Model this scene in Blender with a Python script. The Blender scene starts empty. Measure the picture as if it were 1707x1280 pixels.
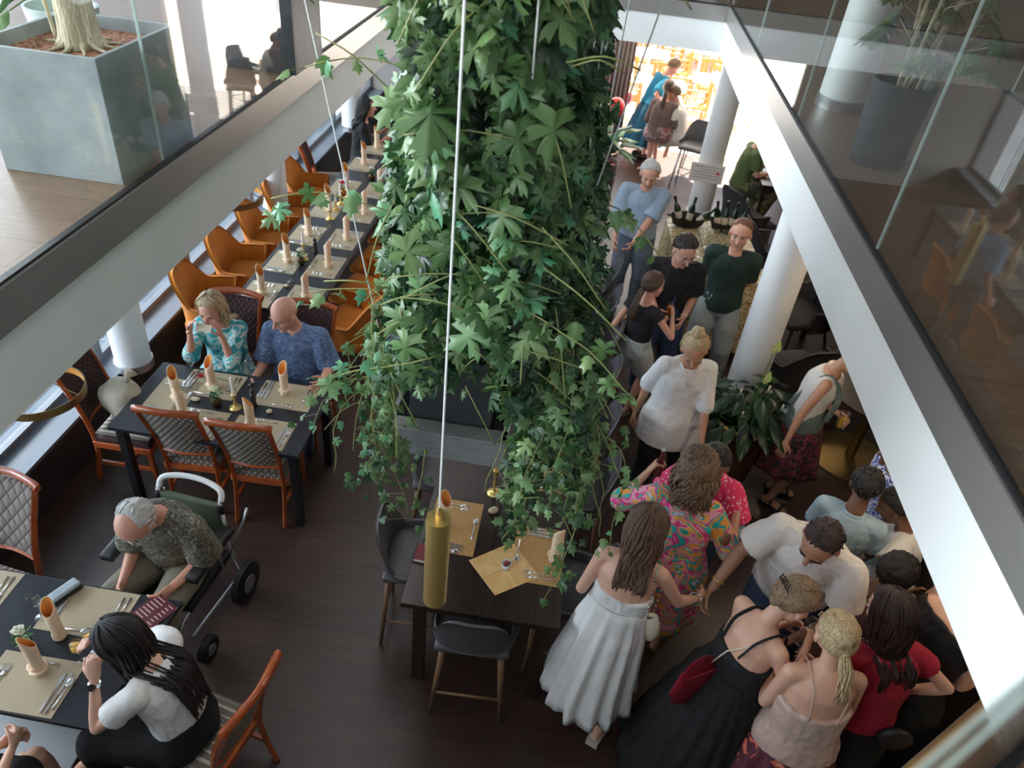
import bpy, bmesh, math, random
from mathutils import Vector, Matrix, Quaternion, noise
random.seed(7)
PI = math.pi
V = Vector
sc = bpy.context.scene
col = sc.collection

# ------------------------------------------------------------------ camera
HC = 4.4
FPX = 1250.554
RW = Matrix(((0.98789964, 0.14885633, -0.04354419), (0.12407575, -0.59007745, 0.79775548), (0.09305651, -0.79350513, -0.60140676)))
cd = bpy.data.cameras.new('camera'); cam = bpy.data.objects.new('camera', cd); col.objects.link(cam)
cd.sensor_width = 36; cd.lens = FPX / 1707 * 36; cd.clip_start = 0.05; cd.clip_end = 200
r0, r1, r2 = RW.col[0], -RW.col[1], -RW.col[2]
cam.matrix_world = Matrix(((r0.x, r1.x, r2.x, 0), (r0.y, r1.y, r2.y, 0), (r0.z, r1.z, r2.z, HC), (0, 0, 0, 1)))
sc.camera = cam
cd.dof.use_dof = True; cd.dof.focus_distance = 3.3; cd.dof.aperture_fstop = 3.2

# ------------------------------------------------------------------ light
sc.view_settings.view_transform = 'Standard'; sc.view_settings.look = 'None'
sc.view_settings.gamma = 1; sc.view_settings.use_curve_mapping = False
sc.view_settings.exposure = 0.65
w = bpy.data.worlds.new('world'); sc.world = w; w.use_nodes = True
nt = w.node_tree; bg = nt.nodes['Background']
bg.inputs[0].default_value = (0.62, 0.78, 1.0, 1); bg.inputs[1].default_value = 1.3
def lamp(name, kind, loc, rot, energy, color, size=None, size_y=None):
    l = bpy.data.lights.new(name, kind); l.energy = energy; l.color = color
    if kind == 'AREA':
        l.shape = 'RECTANGLE'; l.size = size; l.size_y = size_y
    elif kind == 'SUN': l.angle = size
    elif size: l.shadow_soft_size = size
    o = bpy.data.objects.new(name, l); o.location = loc; o.rotation_euler = rot; col.objects.link(o); return o
# sun over the terrace, low enough to miss the inside
lamp('sun', 'SUN', (0, 20, 20), (math.radians(-38), math.radians(30), 0), 26.0, (1, .93, .82), 0.01)
# daylight through the windows of both storeys, with added fill from above and near
lamp('daylight_upper_left', 'AREA', (-10.5, 4.5, 5.6), (0, math.radians(-84), 0), 2300, (.86, .93, 1), 4.0, 15)
lamp('daylight_lower_left', 'AREA', (-6.0, 6, 1.9), (0, math.radians(-84), 0), 210, (.74, .86, 1), 1.7, 13)
lamp('fill_overhead', 'AREA', (-1.4, 4.2, 5.9), (0, 0, 0), 62, (.97, .98, 1), 1.6, 9)  # added fill from above; the ceiling is closed, without a rooflight
lamp('fill_near', 'AREA', (-2.9, -2.8, 5.0), (math.radians(65), 0, math.radians(-25)), 80, (.95, .97, 1), 4, 1.6)  # added fill from the near side, where the wall has no window
lamp('daylight_terrace', 'AREA', (1.3, 12.6, 1.6), (math.radians(-90), 0, 0), 60, (1, .95, .88), 3.6, 1.6)

def at(px, py, z):
    d = RW @ V(((px - 853.5) / FPX, (py - 640) / FPX, 1.0)); t = (z - HC) / d.z
    return V((d.x * t, d.y * t, z))

# ------------------------------------------------------------------ materials
def _new(name):
    m = bpy.data.materials.new(name); m.use_nodes = True
    n = m.node_tree.nodes; return m, n, m.node_tree.links, n['Principled BSDF']
def c4(c): return (c[0], c[1], c[2], 1)
def mat(name, c, rough=.5, metal=0, c2=None, scale=8, bump=0, bscale=60, sheen=0, trans=0, coat=0, stretch=None, detail=3, spec=None, sss=0):
    m, n, l, b = _new(name)
    b.inputs['Base Color'].default_value = c4(c); b.inputs['Roughness'].default_value = rough; b.inputs['Metallic'].default_value = metal
    if sheen: b.inputs['Sheen Weight'].default_value = sheen
    if coat: b.inputs['Coat Weight'].default_value = coat; b.inputs['Coat Roughness'].default_value = .1
    if spec is not None: b.inputs['Specular IOR Level'].default_value = spec
    if sss: b.inputs['Subsurface Weight'].default_value = sss; b.inputs['Subsurface Radius'].default_value = (.02, .008, .004); b.inputs['Subsurface Scale'].default_value = .5
    tc = n.new('ShaderNodeTexCoord'); mp = n.new('ShaderNodeMapping'); l.new(tc.outputs['Object'], mp.inputs[0])
    if stretch: mp.inputs['Scale'].default_value = stretch
    if c2:
        t = n.new('ShaderNodeTexNoise'); t.inputs['Scale'].default_value = scale; t.inputs['Detail'].default_value = detail; l.new(mp.outputs[0], t.inputs[0])
        r = n.new('ShaderNodeValToRGB'); r.color_ramp.elements[0].color = c4(c); r.color_ramp.elements[1].color = c4(c2)
        r.color_ramp.elements[0].position = .35; r.color_ramp.elements[1].position = .65
        l.new(t.outputs[0], r.inputs[0]); l.new(r.outputs[0], b.inputs['Base Color'])
    if bump:
        t = n.new('ShaderNodeTexNoise'); t.inputs['Scale'].default_value = bscale; t.inputs['Detail'].default_value = 3; l.new(mp.outputs[0], t.inputs[0])
        bm = n.new('ShaderNodeBump'); bm.inputs['Strength'].default_value = bump; bm.inputs['Distance'].default_value = .02
        l.new(t.outputs[0], bm.inputs['Height']); l.new(bm.outputs[0], b.inputs['Normal'])
    return m
def mat_pattern(name, cols, scale=12, kind='noise', rough=.7, dist=0, bump=.3, pos=None, w=None):
    """print made of flat colour areas; kind noise / voronoi / wave"""
    m, n, l, b = _new(name); b.inputs['Roughness'].default_value = rough
    tc = n.new('ShaderNodeTexCoord')
    if kind == 'voronoi': t = n.new('ShaderNodeTexVoronoi'); src = 'Distance'
    elif kind == 'cell': t = n.new('ShaderNodeTexVoronoi'); src = 'Color'
    else: t = n.new('ShaderNodeTexNoise'); src = 'Fac' if 'Fac' in t.outputs else 0; t.inputs['Detail'].default_value = 1.5; t.inputs['Distortion'].default_value = dist
    t.inputs['Scale'].default_value = scale
    l.new(tc.outputs['Object'], t.inputs['Vector'])
    r = n.new('ShaderNodeValToRGB'); r.color_ramp.interpolation = 'CONSTANT' if kind != 'soft' else 'LINEAR'
    e = r.color_ramp.elements; k = len(cols)
    for i in range(k - 2): e.new(.5)
    for i, c in enumerate(cols):
        p = pos[i] if pos else (.3 + .4 * i / (k - 1) - (.3 if i == 0 else 0)) if kind in ('noise', 'soft') else i / k
        e[i].position = p; e[i].color = c4(c)
    l.new(t.outputs[src], r.inputs[0]); l.new(r.outputs[0], b.inputs['Base Color'])
    t2 = n.new('ShaderNodeTexNoise'); t2.inputs['Scale'].default_value = 9; t2.inputs['Distortion'].default_value = 1.0; l.new(tc.outputs['Object'], t2.inputs['Vector'])
    bm = n.new('ShaderNodeBump'); bm.inputs['Strength'].default_value = bump; bm.inputs['Distance'].default_value = .03
    l.new(t2.outputs[0], bm.inputs['Height']); l.new(bm.outputs[0], b.inputs['Normal'])
    return m
def mat_planks(name, c1, c2, c3, rough, wx, wy, rot=0, gap=.004):
    m, n, l, b = _new(name); b.inputs['Roughness'].default_value = rough
    tc = n.new('ShaderNodeTexCoord'); mp = n.new('ShaderNodeMapping'); mp.inputs['Rotation'].default_value = (0, 0, rot); l.new(tc.outputs['Object'], mp.inputs[0])
    br = n.new('ShaderNodeTexBrick'); br.offset = .37; br.inputs['Scale'].default_value = 1; br.inputs['Brick Width'].default_value = wx; br.inputs['Row Height'].default_value = wy
    br.inputs['Mortar Size'].default_value = gap; br.inputs['Color1'].default_value = c4(c1); br.inputs['Color2'].default_value = c4(c2); br.inputs['Mortar'].default_value = c4([x * .4 for x in c1]); br.inputs['Bias'].default_value = 0
    l.new(mp.outputs[0], br.inputs[0])
    m2 = n.new('ShaderNodeMapping'); m2.inputs['Scale'].default_value = (2, 26, 1); l.new(mp.outputs[0], m2.inputs[0])
    t = n.new('ShaderNodeTexNoise'); t.inputs['Scale'].default_value = 2.2; t.inputs['Detail'].default_value = 8; t.inputs['Distortion'].default_value = .8; l.new(m2.outputs[0], t.inputs[0])
    mx = n.new('ShaderNodeMix'); mx.data_type = 'RGBA'; mx.inputs[0].default_value = .5; l.new(br.outputs[0], mx.inputs[6])
    r = n.new('ShaderNodeValToRGB'); r.color_ramp.elements[0].color = c4(c1); r.color_ramp.elements[1].color = c4(c3); r.color_ramp.elements[0].position = .38; r.color_ramp.elements[1].position = .62
    l.new(t.outputs[0], r.inputs[0]); l.new(r.outputs[0], mx.inputs[7]); l.new(mx.outputs[2], b.inputs['Base Color'])
    bm = n.new('ShaderNodeBump'); bm.inputs['Strength'].default_value = .15; bm.inputs['Distance'].default_value = .004; l.new(t.outputs[0], bm.inputs['Height']); l.new(bm.outputs[0], b.inputs['Normal'])
    return m
def mat_glass(name, tint=(.93, .97, .95), ior=1.5, rough=0.0):
    m, n, l, b = _new(name); n.remove(b); out = n['Material Output']
    tr = n.new('ShaderNodeBsdfTransparent'); tr.inputs[0].default_value = c4(tint)
    gl = n.new('ShaderNodeBsdfGlossy'); gl.inputs['Roughness'].default_value = rough
    fr = n.new('ShaderNodeFresnel'); fr.inputs['IOR'].default_value = ior
    ge = n.new('ShaderNodeNewGeometry'); mr = n.new('ShaderNodeMapRange'); mr.inputs[3].default_value = ior; mr.inputs[4].default_value = 1 / ior
    l.new(ge.outputs['Backfacing'], mr.inputs[0]); l.new(mr.outputs[0], fr.inputs['IOR'])   # same reflectance on both faces of the sheet
    mx = n.new('ShaderNodeMixShader'); l.new(fr.outputs[0], mx.inputs[0]); l.new(tr.outputs[0], mx.inputs[1]); l.new(gl.outputs[0], mx.inputs[2]); l.new(mx.outputs[0], out.inputs[0])
    return m
def mat_quilt(name, c1, c2, s=30, metal=0, dots=True):
    """woven upholstery with a diagonal dot pattern"""
    m, n, l, b = _new(name); b.inputs['Roughness'].default_value = .8
    tc = n.new('ShaderNodeTexCoord'); mp = n.new('ShaderNodeMapping'); mp.inputs['Rotation'].default_value = (0, PI / 4, 0); l.new(tc.outputs['Object'], mp.inputs[0])
    sp = n.new('ShaderNodeSeparateXYZ'); l.new(mp.outputs[0], sp.inputs[0])
    def sn(o):
        a = n.new('ShaderNodeMath'); a.operation = 'MULTIPLY'; a.inputs[1].default_value = s * PI; l.new(o, a.inputs[0])
        q = n.new('ShaderNodeMath'); q.operation = 'SINE'; l.new(a.outputs[0], q.inputs[0]); q2 = n.new('ShaderNodeMath'); q2.operation = 'ABSOLUTE'; l.new(q.outputs[0], q2.inputs[0]); return q2
    a, c = sn(sp.outputs[0]), sn(sp.outputs[2])
    q = n.new('ShaderNodeMath'); q.operation = 'MULTIPLY' if dots else 'MINIMUM'; l.new(a.outputs[0], q.inputs[0]); l.new(c.outputs[0], q.inputs[1])
    r = n.new('ShaderNodeValToRGB'); r.color_ramp.elements[0].position = .55 if dots else .05; r.color_ramp.elements[1].position = .75 if dots else .3
    r.color_ramp.elements[0].color = c4(c1); r.color_ramp.elements[1].color = c4(c2); l.new(q.outputs[0], r.inputs[0]); l.new(r.outputs[0], b.inputs['Base Color'])
    bm = n.new('ShaderNodeBump'); bm.inputs['Strength'].default_value = .6; bm.inputs['Distance'].default_value = .01; l.new(q.outputs[0], bm.inputs['Height']); l.new(bm.outputs[0], b.inputs['Normal'])
    return m
M = {}
M['plaster'] = mat('white_plaster', (.80, .81, .80), .6, c2=(.77, .78, .77), scale=3)
M['ceil'] = mat('ceiling_white', (.7, .7, .68), .8)
M['band'] = mat('taupe_metal_band', (.36, .34, .32), .35, .6, c2=(.33, .315, .30), scale=2)
M['black'] = mat('black_rubber', (.01, .01, .012), .5)
M['steel'] = mat('steel', (.75, .75, .74), .22, 1)
M['alu'] = mat('brushed_alu', (.55, .57, .58), .35, .9)
M['brass'] = mat('brass', (.86, .62, .22), .36, .85)
M['brass_dk'] = mat('aged_brass', (.30, .21, .09), .4, 1)
M['floor'] = mat_planks('dark_oak_planks', (.034, .017, .012), (.050, .026, .018), (.066, .036, .026), .38, 1.9, .19)
M['floor_up'] = mat_planks('walnut_planks', (.17, .105, .065), (.20, .125, .08), (.25, .165, .11), .35, 1.9, .19)
M['glass'] = mat_glass('clear_glass', (.955, .975, .965), 1.62)
M['tglass'] = mat_glass('table_glass', (.97, .98, .98), 1.45)
M['stone'] = mat('paving_grey', (.15, .175, .20), .8, c2=(.11, .13, .155), scale=3)
M['sill'] = mat('sill_blue_grey', (.13, .15, .18), .45)
M['darkwall'] = mat('charcoal_panel', (.035, .032, .032), .55)
M['frame'] = mat('window_frame_grey', (.16, .17, .19), .4)
M['table'] = mat('blue_black_laminate', (.012, .014, .020), .32, c2=(.02, .023, .03), scale=5)
M['oakdk'] = mat('dark_stained_oak', (.020, .012, .009), .3, c2=(.038, .022, .015), scale=6, stretch=(14, 1, 1))
M['mat'] = mat('woven_gold_placemat', (.42, .34, .22), .5, c2=(.50, .41, .27), scale=60, stretch=(1, 8, 1))
M['mat2'] = mat('ochre_placemat', (.52, .30, .11), .5, c2=(.60, .36, .14), scale=50)
M['napkin'] = mat('peach_napkin', (.88, .66, .46), .8, bump=.2, bscale=30, sss=.25)
M['napin'] = mat('napkin_inside_glow', (.98, .42, .10), .8)  # warm glow of light through the cloth, put into the colour
M['redwood'] = mat('glossy_cherry_wood', (.34, .065, .018), .22, c2=(.46, .11, .028), scale=6, stretch=(2, 2, 14), coat=.6)
M['uph'] = mat_quilt('dotted_upholstery', (.15, .125, .105), (.46, .42, .34), 26)
M['uph2'] = mat_quilt('quilted_upholstery', (.05, .04, .035), (.20, .165, .14), 15, dots=False)
M['uphdk'] = mat_quilt('dark_upholstery', (.035, .012, .012), (.08, .03, .025), 26)
M['orange'] = mat('amber_velvet', (.52, .15, .006), .8, c2=(.64, .21, .012), scale=5, sheen=.08, bump=.1, bscale=12)
M['grey'] = mat('grey_faux_leather', (.075, .072, .078), .45, c2=(.09, .086, .09), scale=20)
M['walnut'] = mat('walnut_legs', (.20, .11, .06), .4, c2=(.27, .15, .08), scale=5, stretch=(8, 8, 1))
M['concrete'] = mat('grey_fibre_concrete', (.22, .26, .27), .5, c2=(.34, .38, .39), scale=3.2, detail=6)
M['planter'] = mat('graphite_planter', (.045, .05, .055), .45, c2=(.06, .065, .07), scale=12)
M['tray'] = mat('grey_steel_tray', (.26, .27, .28), .5, .1, c2=(.34, .35, .36), scale=6, stretch=(1, 1, 8))
M['white'] = mat('white_paint', (.82, .83, .83), .5)
M['cream'] = mat('cream', (.75, .66, .5), .6)
M['gravel'] = mat_pattern('brown_clay_granules', [(.10, .035, .02), (.28, .12, .07), (.42, .22, .14)], 90, 'cell', .9, bump=.9)
M['darkgravel'] = mat_pattern('black_lava_granules', [(.015, .015, .017), (.05, .05, .055), (.12, .12, .125)], 60, 'cell', .8, bump=.9)
M['trunk'] = mat('pale_bark', (.46, .40, .27), .85, c2=(.62, .56, .40), scale=14, stretch=(3, 3, .6), bump=.8, bscale=35)
M['soil'] = mat('soil', (.03, .02, .014), .95, c2=(.07, .045, .03), scale=50)
M['red'] = mat('red_gloss', (.75, .02, .02), .35)
M['juice'] = mat('orange_juice', (.95, .48, .02), .35)
M['candle'] = mat('white_candle_wax', (.86, .84, .80), .5, sss=.3)
M['book'] = mat('dark_red_cover', (.16, .012, .02), .5)
M['menu'] = mat('maroon_menu', (.10, .012, .025), .45)
M['paper'] = mat('paper', (.85, .83, .8), .7)
M['sofa'] = mat('ochre_velvet', (.50, .26, .03), .7, c2=(.60, .33, .05), scale=8, sheen=.4, bump=.25, bscale=9)

# ------------------------------------------------------------------ mesh builder
class MB:
    def __init__(s): s.v = []; s.f = []; s.m = []
    def add(s, vs, fs, mi=0, X=None):
        o = len(s.v)
        for p in vs: s.v.append(tuple(X @ V(p)) if X is not None else tuple(p))
        for f in fs: s.f.append([i + o for i in f]); s.m.append(mi)
        return s
    def box(s, x0, x1, y0, y1, z0, z1, mi=0, X=None):
        vs = [(x, y, z) for z in (z0, z1) for y in (y0, y1) for x in (x0, x1)]
        return s.add(vs, [(0, 2, 3, 1), (4, 5, 7, 6), (0, 1, 5, 4), (2, 6, 7, 3), (0, 4, 6, 2), (1, 3, 7, 5)], mi, X)
    def prism(s, pts, z0, z1, mi=0, X=None):
        n = len(pts); a = sum(pts[i][0] * pts[(i + 1) % n][1] - pts[(i + 1) % n][0] * pts[i][1] for i in range(n))
        if a < 0: pts = pts[::-1]
        vs = [(p[0], p[1], z0) for p in pts] + [(p[0], p[1], z1) for p in pts]
        fs = [list(range(n))[::-1], [i + n for i in range(n)]] + [(i, (i + 1) % n, (i + 1) % n + n, i + n) for i in range(n)]
        return s.add(vs, fs, mi, X)
    def tube(s, pts, rad, n=8, mi=0, caps=True, round_=False, up=None, X=None, flat=1.0):
        """swept tube; rad number, list of numbers or list of (a,b)"""
        pts = [V(p) for p in pts]; k = len(pts)
        if not isinstance(rad, (list, tuple)): rad = [rad] * k
        rad = [(r, r * flat) if not isinstance(r, (tuple, list)) else r for r in rad]
        T = [(pts[min(i + 1, k - 1)] - pts[max(i - 1, 0)]).normalized() for i in range(k)]
        if up is None: up = V((0, 0, 1)) if abs(T[0].z) < .8 else V((0, 1, 0))
        N = V(up)
        if round_:
            a0, a1 = rad[0], rad[-1]; P = []; R = []; TT = []
            for c in (75, 45, 20): 
                q = math.radians(c); P.append(pts[0] - T[0] * math.sin(q) * max(a0)); R.append((a0[0] * math.cos(q), a0[1] * math.cos(q))); TT.append(T[0])
            P += pts; R += rad; TT += T
            for c in (20, 45, 75):
                q = math.radians(c); P.append(pts[-1] + T[-1] * math.sin(q) * max(a1)); R.append((a1[0] * math.cos(q), a1[1] * math.cos(q))); TT.append(T[-1])
            pts, rad, T = P, R, TT; k = len(pts)
        vs = []
        for i in range(k):
            N = (N - T[i] * N.dot(T[i]))
            if N.length < 1e-5: N = T[i].orthogonal()
            N.normalize(); B = T[i].cross(N)
            for j in range(n):
                a = 2 * PI * j / n; vs.append(pts[i] + B * math.cos(a) * rad[i][0] + N * math.sin(a) * rad[i][1])
        fs = [(i * n + j, i * n + (j + 1) % n, (i + 1) * n + (j + 1) % n, (i + 1) * n + j) for i in range(k - 1) for j in range(n)]
        if caps: fs += [list(range(n))[::-1], [(k - 1) * n + j for j in range(n)]]
        return s.add(vs, fs, mi, X)
    def lathe(s, prof, n=20, mi=0, c=(0, 0, 0), X=None, sx=1, sy=1):
        vs = []; k = len(prof)
        for r, z in prof:
            for j in range(n):
                a = 2 * PI * j / n; vs.append((c[0] + r * math.cos(a) * sx, c[1] + r * math.sin(a) * sy, c[2] + z))
        fs = [(i * n + j, i * n + (j + 1) % n, (i + 1) * n + (j + 1) % n, (i + 1) * n + j) for i in range(k - 1) for j in range(n)]
        fs += [list(range(n))[::-1], [(k - 1) * n + j for j in range(n)]]
        return s.add(vs, fs, mi, X)
    def ell(s, c, r, n=14, m=9, X=None, mi=0):
        prof = []
        c = V(c); vs = []
        for i in range(1, m):
            t = PI * i / m
            for j in range(n):
                a = 2 * PI * j / n; vs.append((c[0] + r[0] * math.sin(t) * math.cos(a), c[1] + r[1] * math.sin(t) * math.sin(a), c[2] - r[2] * math.cos(t)))
        b = len(vs); vs += [(c[0], c[1], c[2] - r[2]), (c[0], c[1], c[2] + r[2])]
        fs = [(i * n + j, i * n + (j + 1) % n, (i + 1) * n + (j + 1) % n, (i + 1) * n + j) for i in range(m - 2) for j in range(n)]
        fs += [(b, (j + 1) % n, j) for j in range(n)] + [(b + 1, (m - 2) * n + j, (m - 2) * n + (j + 1) % n) for j in range(n)]
        return s.add(vs, fs, mi, X)
    def mesh(s, name):
        me = bpy.data.meshes.new(name); me.from_pydata(s.v, [], s.f)
        if any(s.m): me.polygons.foreach_set('material_index', s.m)
        me.update(); return me
def obj(name, mb, m, parent=None, smooth=False, bevel=0, auto=None, sub=0, solid=0):
    me = mb.mesh(name) if isinstance(mb, MB) else mb
    for mm in (m if isinstance(m, (list, tuple)) else [m]): me.materials.append(M[mm] if isinstance(mm, str) else mm)
    o = bpy.data.objects.new(name, me); col.objects.link(o)
    if smooth: me.polygons.foreach_set('use_smooth', [True] * len(me.polygons))
    if auto:
        me.polygons.foreach_set('use_smooth', [True] * len(me.polygons)); me.set_sharp_from_angle(angle=math.radians(auto))
    if solid: md = o.modifiers.new('solid', 'SOLIDIFY'); md.thickness = solid; md.offset = 0
    if sub: md = o.modifiers.new('sub', 'SUBSURF'); md.levels = md.render_levels = sub
    if bevel:
        md = o.modifiers.new('bevel', 'BEVEL'); md.width = bevel; md.segments = 2; md.limit_method = 'ANGLE'
    if parent: o.parent = parent
    return o
def tag(o, label, cat, group=None, kind=None):
    if label: o['label'] = label
    if cat: o['category'] = cat
    if group: o['group'] = group
    if kind: o['kind'] = kind
    return o
def thing(name, label, cat, loc=(0, 0, 0), rz=0, group=None):
    o = bpy.data.objects.new(name, None); o.empty_display_size = .1; col.objects.link(o)
    o.location = loc; o.rotation_euler = (0, 0, rz); return tag(o, label, cat, group)
def struct(name, mb, m, parent=None, **k):
    o = obj(name, mb, m, parent, **k)
    if parent is None: o['kind'] = 'structure'
    return o
def dup(root, loc, rz=None, label=None, group=None):
    r = root.copy(); col.objects.link(r); r.location = loc
    if rz is not None: r.rotation_euler = (0, 0, rz)
    if label: r['label'] = label
    if group: r['group'] = group
    for ch in list(root.children):
        c = ch.copy(); col.objects.link(c); c.parent = r
        for g in list(ch.children):
            d = g.copy(); col.objects.link(d); d.parent = c
    return r
R = math.radians

# ------------------------------------------------------------------ the building
XL, XR, YF, ZU, ZB, ZC = -1.83, 1.35, 9.0, 3.0, 2.85, 2.54
void = [(XL, -1.2), (-1.2, -.95), (1.352, 1.138), (XR, YF), (XL, YF)]
struct('floor', MB().box(-3.76, 7, -2.5, 13.2, -.1, 0), 'floor')
def slab(pts, nm):
    struct('ceiling', MB().prism(pts, ZC, ZU - .02), 'plaster'); struct('floor', MB().prism(pts, ZU - .02, ZU), 'floor_up')
slab([(-6, -3), (XL, -3), (XL, 14), (-6, 14)], 'left')
slab([(XR, 1.138), (XR, 14), (7, 14), (7, 1.138)], 'right')
slab([(XL, YF), (XR, YF), (XR, 14), (XL, 14)], 'far')
slab([(XL, -3), (7, -3), (7, 1.138), (1.352, 1.138), (-1.2, -.95), (XL, -.95)], 'near')
# metal band under the balustrade
struct('trim_1', MB().box(XL, XL + .012, -.98, YF, ZB, ZU + .004), 'band')
struct('trim_2', MB().box(XR - .012, XR, 1.15, YF, ZB, ZU + .004), 'band')
struct('trim_3', MB().box(XL + .012, XR - .012, YF - .012, YF, ZB, ZU + .004), 'band')
def balustrade(a, b, joints, label, n, ht=1.1):
    a, b = V(a), V(b); L = (b - a).length; ang = math.atan2((b - a).y, (b - a).x)
    r = thing('glass_balustrade', label, 'glass railing', (a.x, a.y, ZU), ang)
    obj('base_channel', MB().box(0, L, -.003, .024, 0, .016), 'black', r)
    js = [0] + joints + [L]
    for i in range(len(js) - 1):
        g = obj('pane', MB().box(js[i] + .004, js[i + 1] - .004, .008, .018, .01, ht), 'glass', r)
        e = MB().box(js[i] + .004, js[i + 1] - .004, .008, .011, ht, ht + .005).box(js[i] + .004, js[i + 1] - .004, .015, .018, ht, ht + .005)
        obj('polished_edge', e, 'edge', g)
        for x in (js[i] + .004, js[i + 1] - .004): obj('polished_side', MB().box(x - .001, x + .001, .008, .018, .03, ht), 'edge', g)
M['edge'] = mat('polished_glass_edge', (.45, .56, .52), .15, 0)
balustrade((XL - .024, YF - .02), (XL - .024, -.90), [2, 3.9, 5.9, 7.9], 'glass railing along the left edge of the opening beside the concrete planter', 1)
balustrade((XR + .024, 1.19), (XR + .024, YF - .02), [2.01, 3.93, 5.9], 'glass railing along the right edge of the opening beside the black plant pot', 2)
balustrade((XR - .03, YF + .024), (XL + .03, YF + .024), [1.6], 'glass railing across the far end of the opening', 3)
balustrade((-1.168, -.938), (1.315, 1.095), [], 'glass railing at the near corner mirroring the woman in red', 4, 1.0)
balustrade((3.3, 14), (3.3, -2), [3.2, 5.4, 7.4, 9.4], 'glass railing on the far side of the upper walnut floor at right', 5)
# outer shell
struct('wall_left', MB().box(-3.74, -3.5, -2.5, 13, 0, .42), 'darkwall')
struct('trim_4', MB().box(-3.78, -3.48, -2.5, 13, .42, .45), 'sill')
b = MB(); ys = [-2.5, -.6, 1.65, 3.2, 4.7, 6.3, 7.9, 9.5, 11, 13]
for i, (y0, y1) in enumerate(zip(ys, ys[1:])):
    f = MB(); x0, x1 = -3.77, -3.71
    f.box(x0, x1, y0, y0 + .05, .45, 2.54).box(x0, x1, y1 - .05, y1, .45, 2.54).box(x0, x1, y0 + .05, y1 - .05, .45, .5).box(x0, x1, y0 + .05, y1 - .05, 2.48, 2.54)
    wf = struct('window_%d' % (i + 1), f, 'frame')
    obj('pane', MB().box(-3.745, -3.735, y0 + .05, y1 - .05, .5, 2.48), 'tglass', wf)
struct('wall_near', MB().box(-4.1, 7, -2.6, -2.5, 0, 2.54), 'darkwall')
struct('wall_right', MB().box(6.9, 7, -2.5, 13, 0, 2.54), 'darkwall')
b = MB().box(-4.1, .1, 13, 13.15, 0, 2.54).box(3.6, 7, 13, 13.15, 0, 2.54)
M['taupewall'] = mat('taupe_wall', (.30, .27, .25), .7)
struct('wall_far', b, M['taupewall'])
struct('wall_upper_left', MB().box(-6.1, -6, -3, 14, 3, 3.3).box(-6.1, -6, -3, 14, 5.8, 6), 'plaster')
struct('wall_upper_right', MB().box(7, 7.1, -3, 14, 3, 6), 'darkwall')
struct('wall_upper_far', MB().box(-6, 7, 14, 14.1, 2.54, 6), M['mid'] if 'mid' in M else 'darkwall')
struct('wall_upper_near', MB().box(-6, 7, -3.1, -3, 2.54, 6), 'plaster')
struct('ceiling', MB().box(-6.1, 7.1, -3.1, 14.1, 6, 6.1), 'ceil')
# columns
def column(x, y, z0, z1, r, label, ring=False):
    t = thing('round_column', label, 'column', (x, y, z0))
    obj('shaft', MB().lathe([(r, 0), (r, z1 - z0)], 40), 'white', t, auto=40)
    obj('base_ring', MB().lathe([(r + .012, 0), (r + .012, .07), (r + .002, .075)], 40), 'alu', t, auto=40)
column(1.76, 5.6, 0, ZC, .16, 'white round column beside the peace lily on the ground floor')
column(1.84, 10.6, 0, ZC, .17, 'white round column carrying the small notice, at the far end')
column(1.74, 5.6, ZU, 6, .16, 'white round column upstairs behind the black plant pot')
column(-3.42, 4.72, .45, ZC, .14, 'white round column at the window sill beside the family table')
column(-3.42, 7.9, .45, ZC, .14, 'white round column at the window behind the amber armchairs')
column(-3.42, 10.9, .45, ZC, .14, 'white round column at the far end of the window wall')
# outside
struct('floor', MB().box(-14, -3.76, -6, 26, -.15, -.05), 'stone')
M['terrace'] = mat('pale_terrace_stone', (.80, .70, .58), .7, c2=(.70, .60, .48), scale=4)
struct('floor', MB().box(-4.1, 12, 13.2, 30, -.1, 0), 'terrace')
b = MB()
for i in range(14): b.box(-14, -3.8, -4 + i * 1.6, -3.97 + i * 1.6, -.049, -.045)
for i in range(7): b.box(-13.4 + i * 1.5, -13.37 + i * 1.5, -6, 26, -.049, -.045)
struct('trim_5', b, 'sill')
# unseen warm fill lights added below the right-hand gallery
for x, y in ((2.3, 3.2), (3.4, 2.0), (2.6, 5.2), (3.2, 7.6)):
    lamp('unseen_fill', 'POINT', (x, y, 2.4), (0, 0, 0), 9, (1, .78, .55), .08)
lamp('unseen_fill', 'POINT', (-3.3, 1.2, 2.4), (0, 0, 0), 4, (1, .9, .8), .1)  # one more unseen fill light, added near the window wall

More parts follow.
